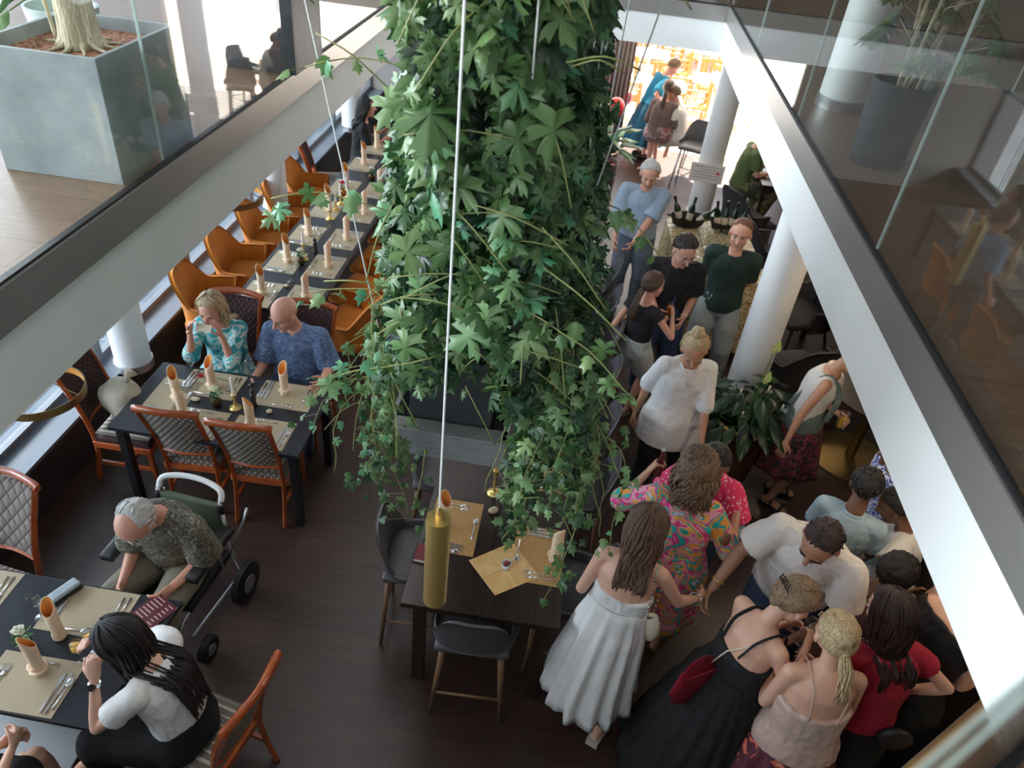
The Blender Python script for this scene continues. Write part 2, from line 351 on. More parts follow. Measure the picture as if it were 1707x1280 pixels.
# ================================================================== FURNITURE
def curve(pts, k=4):
    """Catmull-Rom resample"""
    pts = [V(p) for p in pts]; out = []
    P = [pts[0] * 2 - pts[1]] + pts + [pts[-1] * 2 - pts[-2]]
    for i in range(1, len(P) - 2):
        for j in range(k):
            t = j / k; a, b, c, d = P[i - 1:i + 3]
            out.append(.5 * ((2 * b) + (c - a) * t + (2 * a - 5 * b + 4 * c - d) * t * t + (3 * b - a - 3 * c + d) * t ** 3))
    return out + [pts[-1]]
def slabmesh(x0, x1, y0, y1, z0, z1, bulge=.0):
    """cushion with a domed top"""
    m = MB(); n = 8; vs = []
    for k, z in enumerate((z0, z0 + (z1 - z0) * .7)):
        for j in range(n + 1):
            for i in range(n + 1): pass
    b = MB(); g = lambda i: i / n
    vs = [(x0 + (x1 - x0) * g(i), y0 + (y1 - y0) * g(j), z1 - bulge + bulge * (1 - (2 * g(i) - 1) ** 4) * (1 - (2 * g(j) - 1) ** 4)) for j in range(n + 1) for i in range(n + 1)]
    o = len(vs); vs += [(v[0], v[1], z0) for v in vs]
    fs = [(j * (n + 1) + i, j * (n + 1) + i + 1, (j + 1) * (n + 1) + i + 1, (j + 1) * (n + 1) + i) for j in range(n) for i in range(n)]
    fs += [tuple(o + q for q in f[::-1]) for f in fs]
    rim = [i for i in range(n)] + [n + j * (n + 1) for j in range(n)] + [(n + 1) * (n + 1) - 1 - i for i in range(n)] + [n * (n + 1) - j * (n + 1) for j in range(n)]
    fs += [(rim[i], o + rim[i], o + rim[(i + 1) % len(rim)], rim[(i + 1) % len(rim)]) for i in range(len(rim))]
    return b.add(vs, fs)
# ---- carved cherry dining chair (faces +y)
def carved_chair(label, uph='uph', wood='redwood'):
    t = thing('carved_dining_chair', label, 'chair'); t.scale = (.84, .92, 1.02)
    obj('seat', slabmesh(-.235, .235, -.20, .25, .40, .475, .03), uph, t, auto=50)
    obj('seat_rail', MB().box(-.25, .25, -.22, .265, .35, .405), wood, t, bevel=.008)
    for s in (-1, 1):
        p = curve([(s * .215, -.29, 0), (s * .215, -.235, .22), (s * .215, -.215, .42), (s * .222, -.27, .70), (s * .235, -.395, 1.02)], 4)
        obj('leg', MB().tube(p, [(.022, .03)] * len(p), 4, up=(0, 1, 0)), wood, t, bevel=.006)
        q = [(s * .215, .24, 0), (s * .215, .235, .2), (s * .22, .235, .40)]
        obj('leg', MB().tube(q, [(.018, .018), (.022, .022), (.03, .03)], 4, up=(.7, .7, 0)), wood, t, bevel=.005)
        obj('stretcher', MB().box(s * .215 - .011, s * .215 + .011, -.24, .23, .17, .20), wood, t)
    obj('stretcher', MB().box(-.21, .21, .0, .022, .172, .20), wood, t)
    tr = curve([(-.262, -.395, 1.03), (-.20, -.41, 1.045), (0, -.435, 1.055), (.20, -.41, 1.045), (.262, -.395, 1.03)], 4)
    obj('crest_rail', MB().tube(tr, [(.022, .030)] * len(tr), 8, up=(0, 0, 1)), wood, t, auto=50)
    lr = curve([(-.215, -.235, .56), (0, -.262, .56), (.215, -.235, .56)], 4)
    obj('lower_back_rail', MB().tube(lr, [(.014, .022)] * len(lr), 4, up=(0, 0, 1)), wood, t)
    # curved upholstered back
    def grid(dy):
        vs = []
        for i in range(9):
            v = i / 8; z = .585 + .43 * v
            for j in range(9):
                u = j / 8 * 2 - 1; vs.append((u * (.20 + .018 * v), -.235 - .155 * v ** 1.25 - .03 * (1 - u * u) + dy * (1 - .5 * max(abs(u) ** 6, abs(2 * v - 1) ** 6)), z))
        return vs
    a, c = grid(.022), grid(-.022); n = 9
    fs = [(i * n + j, (i + 1) * n + j, (i + 1) * n + j + 1, i * n + j + 1) for i in range(8) for j in range(8)]
    rim = [i for i in range(8)] + [8 + i * 9 for i in range(8)] + [80 - i for i in range(8)] + [72 - 9 * i for i in range(8)]
    obj('backrest', MB().add(a + c, fs + [tuple(81 + q for q in f[::-1]) for f in fs] + [(rim[i], rim[(i + 1) % 32], 81 + rim[(i + 1) % 32], 81 + rim[i]) for i in range(32)]), uph, t, auto=60)
    return t
# ---- amber velvet armchair (faces +y)
def shell(w, d, z0, zb, za, th=.05, flare=1.1, n=26, back=1.0):
    """continuous curved back and arms: half ellipse plan, tall at the back and low at the arms"""
    vs = []; m = 6
    for side in (0, 1):
        for i in range(n + 1):
            a = PI * (i / n) * 1.12 - PI * .06; ca, sa = math.cos(a), math.sin(a)
            e = 2.6; px = math.copysign(abs(ca) ** (2 / e), ca) * w; py = -math.copysign(abs(sa) ** (2 / e), sa) * d
            top = za + (zb - za) * max(0, min(1, (sa - .45) / .5)) ** 1.2 * back
            for j in range(m + 1):
                v = j / m; z = z0 + (top - z0) * v; f = 1 + (flare - 1) * v ** 1.3 * (z - z0) / (zb - z0) * 2
                k = f - (th / w if side else 0) * (1 - .35 * v)
                vs.append((px * k, py * k, z if not (j == m) else z - .0))
    N = (n + 1) * (m + 1); q = m + 1
    fs = [(i * q + j, (i + 1) * q + j, (i + 1) * q + j + 1, i * q + j + 1) for i in range(n) for j in range(m)]
    F = [f[::-1] for f in fs] + [tuple(N + x for x in f) for f in fs]
    for i in range(n): F += [(i * q + m, (i + 1) * q + m, N + (i + 1) * q + m, N + i * q + m), (i * q, N + i * q, N + (i + 1) * q, (i + 1) * q)]
    for i in (0, n):
        for j in range(m):
            f = (i * q + j, i * q + j + 1, N + i * q + j + 1, N + i * q + j); F.append(f if i == 0 else f[::-1])
    return MB().add(vs, F)
def armchair(label, mt='orange'):
    t = thing('velvet_armchair', label, 'chair'); t.scale = (1.13, 1.13, 1.04)
    obj('backrest', shell(.275, .27, .34, .86, .60, .05, 1.12), mt, t, smooth=True, sub=1)
    obj('seat', slabmesh(-.25, .25, -.23, .27, .37, .48, .04), mt, t, smooth=True, bevel=.02)
    for sx in (-1, 1):
        for sy in (-1, 1): obj('leg', MB().tube([(sx * .25, sy * .24, 0), (sx * .17, sy * .17, .37)], [.011, .016], 8), 'black', t, smooth=True)
    return t
# ---- grey bar chair with wooden legs (faces +y)
def bar_chair(label, legs='walnut'):
    t = thing('upholstered_bar_chair', label, 'chair')
    obj('backrest', shell(.245, .21, .67, .99, .72, .035, 1.10, back=1.0), 'grey', t, smooth=True, sub=1)
    obj('seat', slabmesh(-.215, .215, -.19, .22, .62, .70, .03), 'grey', t, smooth=True, bevel=.02)
    for sx in (-1, 1):
        for sy in (-1, 1): obj('leg', MB().tube([(sx * .215, sy * .20, 0), (sx * .165, sy * .15, .63)], [.012, .019], 10), legs, t, smooth=True)
        obj('stretcher', MB().tube([(sx * .195, -.19, .22), (sx * .195, .19, .22)], .008, 8), legs, t, smooth=True)
    obj('stretcher', MB().tube([(-.195, -.188, .22), (.195, -.188, .22)], .009, 8), legs, t, smooth=True)
    obj('stretcher', MB().tube([(-.195, .188, .22), (.195, .188, .22)], .009, 8), legs, t, smooth=True)
    return t
def put(t, x, y, rz, z=0): t.location = (x, y, z); t.rotation_euler = (0, 0, R(rz)); return t
def table(name, label, x0, x1, y0, y1, h, th, m, leg=.03, inset=.03, legm=None, xs=None):
    cx, cy = (x0 + x1) / 2, (y0 + y1) / 2
    t = thing(name, label, 'table', (cx, cy, 0)); a, b = (x1 - x0) / 2, (y1 - y0) / 2
    obj('tabletop', MB().box(-a, a, -b, b, h - th, h), m, t, bevel=.004)
    obj('apron', MB().box(-a + .06, a - .06, -b + .06, b - .06, h - th - .05, h - th), legm or m, t)
    for x in (xs or (-a + inset + leg, a - inset - leg)):
        for y in (-b + inset + leg, b - inset - leg): obj('leg', MB().box(x - leg, x + leg, y - leg, y + leg, 0, h - th), legm or m, t, bevel=.003)
    return t
table('dining_table', 'blue-black dining table where the couple sits, laid for five', -2.98, -1.61, 3.65, 4.45, .75, .03, 'table', legm='black')
table('dining_table', 'long blue-black table laid with two rows of places between amber armchairs', -2.86, -2.09, 5.4, 10.3, .75, .03, 'table', legm='black')
# bottom-left table stands on a flat pedestal
t = thing('dining_table', 'blue-black dining table at the bottom left edge with juice glasses', 'table', (-2.6, 2.02, 0))
obj('tabletop', MB().prism([(-.75, -.36), (.695, -.385), (.785, .375), (-.75, .40)], .72, .75), 'table', t, bevel=.004)
obj('pedestal', MB().lathe([(.04, .02), (.04, .72)], 20), 'black', t, auto=40)
obj('foot_plate', MB().box(-.3, .34, -.3, .3, 0, .02), 'alu', t, bevel=.004)
# bar-height table below the hanging planter
t = thing('bar_table', 'long dark oak high table below the hanging planter', 'table', (-.165, 4.75, 0))
for x0, x1 in ((-.445, -.002), (.002, .445)): obj('tabletop_board', MB().box(x0, x1, -2.24, 2.24, .86, .9), 'oakdk', t, bevel=.003)
obj('apron', MB().box(-.37, .37, -2.14, 2.14, .80, .86), 'oakdk', t)
for x in (-.36, .36):
    for y in (-2.1, 2.1): obj('leg', MB().box(x - .035, x + .035, y - .035, y + .035, 0, .8), 'oakdk', t)

# carved chairs
c0 = carved_chair('cherry carved chair at the near side of the family table, left of two'); put(c0, -2.47, 3.93, 3)
dup(c0, (-1.96, 3.91, 0), R(2), 'cherry carved chair at the near side of the family table, right of two')
c1 = carved_chair('dark backed carved chair at the window end of the family table, linen bag on it', 'uphdk'); put(c1, -3.06, 4.02, -90)
obj('seat_cushion', slabmesh(-.23, .23, -.19, .25, .476, .50, .02), 'uph', c1, auto=50)
dup(c1, (-3.12, 8.95, 0), R(-75), 'tall dark chair beside the last amber armchair at the far window')
dup(c1, (-2.62, 4.72, 0), R(180), 'cherry carved chair under the woman in turquoise')
dup(c1, (-1.99, 4.72, 0), R(180), 'cherry carved chair under the bald man in the blue shirt')
c2 = carved_chair('cherry carved chair with quilted back at the left edge, by the near table', 'uph2'); put(c2, -3.08, 2.44, 172)
c3 = dup(c0, (-1.49, 1.86, 0), R(78), 'cherry carved chair behind the dark haired woman in the white top')
# armchairs
A0 = armchair('amber velvet armchair on the window side, nearest of its row'); put(A0, -3.12, 5.72, -80)
ords = ['second', 'third', 'fourth', 'fifth', 'sixth']
for i, (x, y, a) in enumerate([(-3.12, 6.42, -84), (-3.12, 7.12, -82), (-3.12, 7.80, -80), (-3.12, 8.42, -84)]):
    dup(A0, (x, y, 0), R(a), 'amber velvet armchair on the window side, %s from the near end of its row' % ords[i], None)
for i, (x, y, a) in enumerate([(-1.88, 5.78, 70), (-1.9, 6.42, 78), (-1.9, 7.10, 84), (-1.9, 7.78, 84), (-1.9, 8.46, 88)]):
    dup(A0, (x, y, 0), R(a), 'amber velvet armchair on the aisle side, %s' % (['nearest of its row'] + ['%s from the near end of its row' % q for q in ords])[i], None)
for o in list(col.objects):
    if o.name.startswith('velvet_armchair'): o['group'] = 'amber armchairs at the long table'
# bar chairs
B0 = bar_chair('grey bar chair with walnut legs at the near head of the high table'); put(B0, -.19, 2.62, 2)
k = 0
for i, y in enumerate([3.05, 3.85, 4.6, 5.35, 6.1]):
    dup(B0, (-.63, y, 0), R(-86), 'grey bar chair on the left side of the high table, %s' % (['nearest the camera'] + ['%s from the near end' % q for q in ords])[i], 'grey bar chairs at the high table')
for i, y in enumerate([3.0, 3.85, 4.45, 5.05, 5.65, 6.25, 6.85]):
    dup(B0, (.34, y, 0), R(88), 'grey bar chair on the right side of the high table, %s' % (['nearest the camera'] + ['%s from the near end' % q for q in ords + ['seventh']])[i], 'grey bar chairs at the high table')
B0['group'] = 'grey bar chairs at the high table'

# ---- wheelchair (faces -y/-x), its occupant is built with the people
def wheelchair():
    t = thing('wheelchair', 'dark grey wheelchair with a white push bar under the elderly man', 'wheelchair', (-2.10, 2.80, 0), R(174))
    obj('seat', slabmesh(-.24, .24, -.22, .24, .42, .50, .02), 'black', t, bevel=.01)
    obj('backrest', MB().box(-.20, .20, -.27, -.23, .5, .86), M['olive'], t, bevel=.015)
    pb = curve([(-.21, -.25, .86), (-.20, -.29, .93), (-.11, -.32, .95), (0, -.33, .955), (.11, -.32, .95), (.20, -.29, .93), (.21, -.25, .86)], 4)
    obj('push_bar', MB().tube(pb, .018, 10), 'white', t, smooth=True)
    for s in (-1, 1):
        obj('bar_grip', MB().tube([(s * .21, -.265, .88), (s * .215, -.235, .80)], .022, 10), 'black', t, smooth=True)
        obj('frame_tube', MB().tube([(s * .21, -.25, .86), (s * .22, -.24, .45), (s * .22, .30, .42), (s * .20, .46, .14)], .014, 8), 'alu', t, smooth=True)
        obj('frame_tube', MB().tube([(s * .22, -.24, .48), (s * .23, -.30, .16), (s * .22, .25, .20)], .013, 8), 'alu', t, smooth=True)
        ar = obj('armrest', slabmesh(-.04, .04, -.2, .22, .0, .055, .015), 'black', t, smooth=True); ar.location = (s * .27, .0, .70)
        obj('armrest_post', MB().tube([(s * .25, -.1, .45), (s * .27, -.05, .70)], .012, 8), 'alu', t, smooth=True)
        wx = .35 if s > 0 else .33
        for y, r in ((-.24, .15), (.24, .09)):
            w_ = obj('wheel', MB().tube([(s * .29 - .028, y, r), (s * .29 - .02, y, r), (s * .29 + .02, y, r), (s * .29 + .028, y, r)], [r * .9, r, r, r * .9], 24), 'black', t, auto=40)
            obj('hub', MB().tube([(s * .29 - .032, y, r), (s * .29 + .032, y, r)], r * .45, 12), 'alu', w_, auto=40)
        obj('footrest', MB().box(s * .12 - .07, s * .12 + .07, .42, .60, .10, .12), 'black', t, bevel=.005)
        obj('brake_lever', MB().tube([(s * .25, -.2, .48), (s * .29, -.34, .66), (s * .29, -.39, .72)], .009, 8), 'alu', t, smooth=True)
M['olive'] = mat('olive_grey_fabric', (.10, .13, .08), .8)
wheelchair()

# ================================================================== TABLEWARE
def rounded_strip(path, w, th): pass
fk = MB().tube([(0, -.10, .004), (0, -.02, .003), (0, .03, .004)], [(.007, .0018), (.004, .0015), (.003, .0015)], 6, up=(0, 0, 1)).box(-.011, .011, .03, .055, .002, .0045)
for x in (-.0095, -.0035, .0035, .0095): fk.tube([(x, .055, .003), (x, .095, .006)], [(.0018, .001), (.001, .0008)], 4, up=(0, 0, 1))
kn = MB().tube([(0, -.115, .004), (0, -.03, .004), (0, -.01, .004)], [(.007, .003), (.0075, .0035), (.005, .002)], 6, up=(0, 0, 1))
kn.add([(-.008, -.01, .003), (.008, -.01, .003), (.009, .08, .003), (-.002, .112, .003), (-.009, .08, .003), (-.008, -.01, .0045), (.008, -.01, .0045), (.009, .08, .0045), (-.002, .112, .0045), (-.009, .08, .0045)],
       [(4, 3, 2, 1, 0), (5, 6, 7, 8, 9), (0, 1, 6, 5), (1, 2, 7, 6), (2, 3, 8, 7), (3, 4, 9, 8), (4, 0, 5, 9)])
sp = MB().tube([(0, -.09, .004), (0, 0, .003), (0, .035, .006)], [(.007, .0018), (.004, .0016), (.004, .0015)], 6, up=(0, 0, 1)).ell((0, .058, .006), (.017, .026, .004), 12, 6)
meshes = {}
def shared(nm, mb, m, smooth=True):
    me = mb.mesh(nm); me.materials.append(M[m])
    if smooth: me.polygons.foreach_set('use_smooth', [True] * len(me.polygons))
    meshes[nm] = me
shared('dinner_fork', fk, 'steel'); shared('dinner_knife', kn, 'steel', False); shared('dinner_spoon', sp, 'steel')
m = MB().box(-.215, .215, -.15, .15, 0, .0025); shared('placemat', m, 'mat', False); meshes['placemat_o'] = m.mesh('placemat'); meshes['placemat_o'].materials.append(M['mat2'])
def napkin_mesh():
    m = MB(); n = 22; H = .29; vs = []; k = 9
    for side in (0, 1):
        for j in range(k + 1):
            v = j / k
            for i in range(n):
                a = 2 * PI * i / n; top = H - .045 * (1 - math.cos(a)); r = (.029 + .004 * v) if v > .16 else .035
                r -= .004 * side; vs.append((r * math.cos(a), r * math.sin(a), .002 + top * v * (1 if not side else .999)))
    N = (k + 1) * n
    for i in range(n):
        for j in range(k):
            f = (j * n + i, j * n + (i + 1) % n, (j + 1) * n + (i + 1) % n, (j + 1) * n + i); m.f.append(list(f)); m.m.append(0); m.f.append([N + q for q in f[::-1]]); m.m.append(1)
        m.f.append([k * n + i, k * n + (i + 1) % n, N + k * n + (i + 1) % n, N + k * n + i]); m.m.append(0)
    m.v = vs; return m
nm_ = napkin_mesh().mesh('rolled_napkin'); nm_.materials.append(M['napkin']); nm_.materials.append(M['napin']); nm_.polygons.foreach_set('use_smooth', [True] * len(nm_.polygons)); meshes['rolled_napkin'] = nm_
fold_ = MB().tube([V((.036 * math.cos(a), .036 * math.sin(a), .03 + .02 * a / 5)) for a in [i * 2 * PI / 20 for i in range(24)]], [(.012, .003)] * 24, 6, up=(0, 0, 1)).mesh('cuff'); fold_.materials.append(M['napkin']); fold_.polygons.foreach_set('use_smooth', [True] * len(fold_.polygons))
def single(nm, mesh, label, cat, p, rz, group):
    o = bpy.data.objects.new(nm, meshes[mesh]); col.objects.link(o); o.location = p; o.rotation_euler = (0, 0, rz); return tag(o, label, cat, group)
def setting(x, y, z, deg, where, nap=(0, .02), mats='placemat', full=True, napk=True):
    """one place laid on a table; deg = direction the diner faces (0: +y)"""
    a = R(deg); c, s = math.cos(a), math.sin(a)
    def W(u, v, h=0): return (x + u * c - v * s, y + u * s + v * c, z + h)
    single('placemat', mats, 'woven placemat ' + where, 'placemat', W(0, 0), a, 'placemats')
    j = lambda: random.uniform(-.05, .05)
    L = [('dinner_fork', -.175, -.02, 0, 'steel fork, outer left'), ('dinner_knife', .175, -.02, 0, 'steel knife, outer right')]
    if full: L += [('dinner_fork', -.145, -.015, 0, 'steel fork, inner left'), ('dinner_knife', .148, -.02, 0, 'steel knife, inner right'), ('dinner_spoon', .196, -.02, 0, 'steel soup spoon'), ('dinner_spoon', 0, .122, PI / 2, 'steel dessert spoon')]
    for nm, u, v, r, lb in L:
        single(nm, nm, lb + ' ' + where, nm.split('_')[1], W(u, v, .003), a + r + j(), nm.replace('_', ' ') + 's on the placemats')
    if napk:
        o = single('rolled_napkin', 'rolled_napkin', 'peach napkin rolled upright ' + where, 'napkin', W(nap[0], nap[1], .003), a - 2.2 + random.uniform(-.4, .4), 'rolled napkins')
        q = bpy.data.objects.new('cuff', fold_); col.objects.link(q); q.parent = o
zt = .75
setting(-2.72, 4.06, zt, -90, 'at the window end of the family table', (.02, .06))
setting(-2.50, 4.27, zt, 180, 'before the woman in turquoise', (-.02, .04))
setting(-1.92, 4.27, zt, 180, 'before the bald man', (.02, -.02))
setting(-2.44, 3.83, zt, 0, 'on the near side of the family table, left', (-.08, .02))
setting(-1.95, 3.83, zt, 0, 'on the near side of the family table, right', (-.07, .02))
om = ['nearest', 'second', 'third', 'fourth', 'fifth', 'sixth', 'seventh']
for i, y in enumerate([5.62, 6.25, 6.85, 7.5, 8.15, 8.9, 9.5]):
    setting(-2.67, y, zt, -90, 'on the window side of the long table, %s' % om[i], (.0, .0 + .02), full=i < 3)
    setting(-2.28, y + .02, zt, 90, 'on the aisle side of the long table, %s' % om[i], (.0, -.03), full=i < 3)
BL = 'of the bottom left table'
setting(-2.32, 1.80, zt, 0, 'at the near side ' + BL, (.02, .07))
setting(-2.27, 2.24, zt, 180, 'before the man in the wheelchair', (0, 0), napk=False)
setting(-2.95, 2.25, zt, 180, 'at the window side ' + BL, (.1, -.02))
single('rolled_napkin', 'rolled_napkin', 'peach napkin rolled upright in the middle of the bottom left table', 'napkin', tuple(at(100, 1060, .753)), 1.9, 'rolled napkins')
zb = .9
setting(-.42, 3.12, zb, -90, 'on the left of the high table', (.02, -.06), 'placemat_o')
setting(.11, 3.0, zb, 90, 'on the right of the high table, nearest', (-.02, -.1), 'placemat_o')
setting(.11, 3.75, zb, 90, 'on the right of the high table, second', (-.02, -.1), 'placemat_o')
setting(-.42, 3.95, zb, -90, 'on the left of the high table, below the planter', (.02, -.06), 'placemat_o')
# glasses
def wineglass(label, p, juice=False, h=.19, nm='wine_glass', group=None):
    t = thing(nm, label, 'glass', p, 0, group); r = .033
    prof = [(.003, .004), (.0035, h * .5), (.014, h * .52), (r, h * .70), (r * .97, h * .85), (r * .82, h)]
    obj('bowl', MB().lathe(prof[2:] + [(r * .78, h), (r * .93, h * .85), (r * .95, h * .70), (.011, h * .54)], 20), 'tglass', t, smooth=True)
    obj('stem', MB().lathe([(.034, 0), (.034, .002), (.004, .006), (.0032, h * .5), (.012, h * .522)], 16), 'tglass', t, smooth=True)
    if juice: obj('orange_juice', MB().lathe([(.008, h * .545), (r * .90, h * .69), (r * .90, h * .75)], 18), 'juice', t, smooth=True)
    return t
wineglass('stemmed glass of orange juice near the white rose at bottom left', at(140, 1105, .75), True, nm='juice_glass')
wineglass('stemmed glass of orange juice in front of the dark haired woman', at(160, 1090, .75), True, nm='juice_glass')
wineglass('empty wine glass beside the glasses case at bottom left', at(70, 1030, .75), False, .2)
wineglass('tall empty glass between the couple at the family table', at(420, 640, .75), False, .24)
wineglass('low wine glass before the woman in turquoise', at(322, 628, .75), False, .2)
wineglass('upturned wine glass near the front of the long table', at(485, 470, .75), False, .15)
# vases with roses
def rose(mb, c, r):
    c = V(c)
    for k in range(14):
        a = k * 2.4; q = .15 + .85 * k / 14; d = V((math.cos(a), math.sin(a), 0)); rr = r * q
        p = c + d * rr * .55 + V((0, 0, r * (.5 - .6 * q))); w_ = r * (.35 + .4 * q); T = V((-d.y, d.x, 0))
        n = d * (.5 + q * .6) + V((0, 0, .9)); n.normalize(); u = n.cross(T).normalized()
        b = p - n * 0
        mb.add([b - T * w_ * .5 - u * w_ * .4, b + T * w_ * .5 - u * w_ * .4, b + T * w_ * .6 + n * w_ * .5 + u * .002, b + n * w_ * .75 + d * w_ * .2, b - T * w_ * .6 + n * w_ * .5], [(0, 1, 2, 3, 4)])
def vase(label, p, rosecol=(.92, .9, .78), sc_=1.0, dk=True):
    t = thing('bud_vase', label, 'vase', p)
    obj('pot', MB().lathe([(.028, 0), (.036, .03), (.036, .06), (.026, .078), (.024, .078), (.024, .05)], 18), M['vase'] if dk else M['copper'], t, smooth=True)
    f = MB(); rose(f, (0, 0, .15), .035); obj('rose', f, M.setdefault('rose' + str(rosecol), mat('rose_petals', rosecol, .6, sss=.2)), t, solid=.002)
    s_ = MB().tube([(0, 0, .05), (0, 0, .14)], .003, 6)
    for k in range(16):
        a = k * 2.4; d = V((math.cos(a), math.sin(a), 0)); b = d * .012 + V((0, 0, .075 + .003 * k)); e = b + d * (.03 + .012 * (k % 3)) + V((0, 0, .012)); T = V((-d.y, d.x, 0)) * .012
        s_.add([b, (b + e) / 2 + T + V((0, 0, .006)), e, (b + e) / 2 - T + V((0, 0, .006))], [(0, 1, 2, 3)])
    obj('leaves', s_, 'leafmid', t)
    return t
M['vase'] = mat('ribbed_dark_gold', (.10, .07, .035), .35, .8); M['copper'] = mat('copper', (.5, .2, .08), .35, .9); M['leafmid'] = mat('leaf_green', (.05, .16, .04), .5)
vase('dark gold bud vase with a white rose at bottom left', at(45, 1080, .75))
vase('small vase of greenery and pale rosebuds on the family table', at(362, 676, .75), (.85, .86, .6))
vase('dark vase with a small white rose, nearest on the long table', at(502, 440, .75))
vase('copper vase with white rose in the middle of the long table', at(585, 345, .75), dk=False)
vase('copper vase with a crimson rose beside the cluster of candles', at(572, 325, .75), (.6, .01, .06), dk=False)
vase('vase with a white rose at the far part of the long table', at(620, 300, .75))
def candlestick(label, p, h=.12, ch=.16, cm='candle', m='brass', nm='candlestick'):
    t = thing(nm, label, 'candlestick', p)
    obj('holder', MB().lathe([(.045, 0), (.045, .008), (.02, .016), (.008, .03), (.012, h * .5), (.007, h * .6), (.018, h), (.02, h + .006), (.012, h + .006)], 18), m, t, smooth=True)
    obj('candle', MB().lathe([(.011, h), (.010, h + ch), (.002, h + ch + .004)], 12), cm, t, auto=50)
    return t
candlestick('brass candlestick with a white candle on the family table', at(393, 680, .75))
candlestick('brass candlestick with a white candle near the front of the long table', at(507, 432, .75), .16, .13)
cs = candlestick('slim white candle, nearest of the candle cluster on the long table', at(550, 365, .75), .1, .14)
for i, (px, py) in enumerate([(560, 350), (568, 340), (579, 330)]): dup(cs, at(px, py, .75), None, 'slim white candle, %s of the candle cluster on the long table' % om[i + 1])
candlestick('brass candlestick with orange candle on the high table under the planter', at(823, 822, .9), .2, .14, M.setdefault('amberwax', mat('amber_wax', (.85, .38, .08), .5)))
def blob(nm, label, cat, p, r, m, parts=None, rz=0, seed=0):
    mb = MB().ell((0, 0, r[2]), r, 16, 10); o = obj(nm, mb, m, smooth=True); o.location = p; o.rotation_euler = (0, 0, rz)
    for v in o.data.vertices: v.co *= 1 + .12 * noise.noise(v.co * 18 + V((seed, 0, 0)))
    return tag(o, label, cat)
M['pebble'] = mat('painted_pebble', (.55, .42, .26), .4, c2=(.70, .62, .45), scale=30)
blob('pebble', 'pale painted pebble beside the napkin at bottom left', 'pebble', at(125, 1078, .75), (.028, .020, .013), 'pebble', seed=1)
blob('pebble', 'gold pebble right of the pepper mill on the family table', 'pebble', at(449, 688, .75), (.022, .02, .014), 'pebble', seed=2)
blob('pebble', 'pale pebble in the middle of the high table', 'pebble', at(822, 853, .9), (.034, .026, .016), 'pebble', seed=3, rz=.7)
blob('pebble', 'gold pebble near the front of the long table', 'pebble', at(478, 478, .75), (.022, .02, .014), 'pebble', seed=4)
blob('soap_bar', 'small pale pink box on the family table beside the red rose', 'box', at(326, 667, .75), (.035, .022, .012), 'cream', seed=5)
t = thing('pepper_mill', 'dark wooden pepper mill on the family table', 'pepper mill', at(424, 678, .75))
obj('body', MB().lathe([(.024, 0), (.024, .02), (.018, .05), (.022, .10), (.017, .13)], 16), 'oakdk', t, smooth=True); obj('knob', MB().ell((0, 0, .148), (.02, .02, .02)), 'oakdk', t, smooth=True)
t = thing('pepper_mill', 'dark wooden pepper mill on the long table by its third place', 'pepper mill', at(526, 422, .75))
obj('body', MB().lathe([(.024, 0), (.024, .02), (.018, .05), (.022, .10), (.017, .13)], 16), 'oakdk', t, smooth=True); obj('knob', MB().ell((0, 0, .148), (.02, .02, .02)), 'oakdk', t, smooth=True)
t = thing('cut_rose', 'single red rose lying on the family table', 'flower', at(336, 632, .75))
f = MB(); rose(f, (0, 0, .03), .025); obj('bloom', f, M.setdefault('rr', mat('red_petals', (.45, .0, .02), .6)), t, solid=.002)
obj('stem', MB().tube([(0, 0, .02), (.1, .03, .006), (.2, .02, .006)], .003, 6), 'leafmid', t)
# linen bag on the chair at the window end
b = MB().ell((0, 0, 0), (.16, .13, .20), 28, 18); o = obj('linen_bag', b, M.setdefault('linen', mat('natural_linen', (.55, .50, .40), .9, bump=.4, bscale=25)), smooth=True)
for v in o.data.vertices:
    n_ = noise.noise(v.co * 7 + V((3, 1, 2))) * .18 + .05 * math.sin(v.co.z * 60 + v.co.x * 30) * max(0, v.co.z) * 3
    v.co *= 1 + n_; v.co.z = max(v.co.z, -.15)
o.location = (-3.09, 4.05, .66); tag(o, 'pale linen drawstring bag slumped on the chair at the window end', 'bag')
obj('neck_gather', MB().tube([(0.03, 0.02, .17), (.05, .03, .21), (.07, .05, .24)], [.03, .022, .05], 14), 'linen', o, smooth=True)
# glasses case, menu
t = thing('glasses_case', 'black case with a pale blue lid beside the wheelchair place', 'case', at(110, 990, .752), R(-25))
obj('body', MB().box(-.04, .04, -.085, .085, 0, .02), 'black', t, bevel=.012); obj('lid', MB().box(-.036, .03, -.082, .082, .02, .045), M.setdefault('lidblue', mat('pale_blue_lid', (.42, .50, .55), .4)), t, bevel=.012)
def text(s, size, loc, rot, m, parent, name='lettering', ext=.0006, align='LEFT'):
    c = bpy.data.curves.new(name, 'FONT'); c.body = s; c.size = size; c.extrude = ext; c.align_x = align; c.space_line = 1.05
    o = bpy.data.objects.new(name, c); col.objects.link(o); dg = bpy.context.evaluated_depsgraph_get(); me = bpy.data.meshes.new_from_object(o.evaluated_get(dg)); bpy.data.objects.remove(o)
    me.materials.clear(); me.materials.append(M[m] if isinstance(m, str) else m)
    o = bpy.data.objects.new(name, me); col.objects.link(o); o.location = loc; o.rotation_euler = rot; o.parent = parent; return o
mp_ = at(250, 1024, .753)
t = thing('menu_card', 'maroon menu card with pale lettering at the corner of the near table', 'menu', mp_, R(-28))
obj('card', MB().box(-.085, .085, -.115, .115, 0, .003), 'menu', t)
random.seed(3)
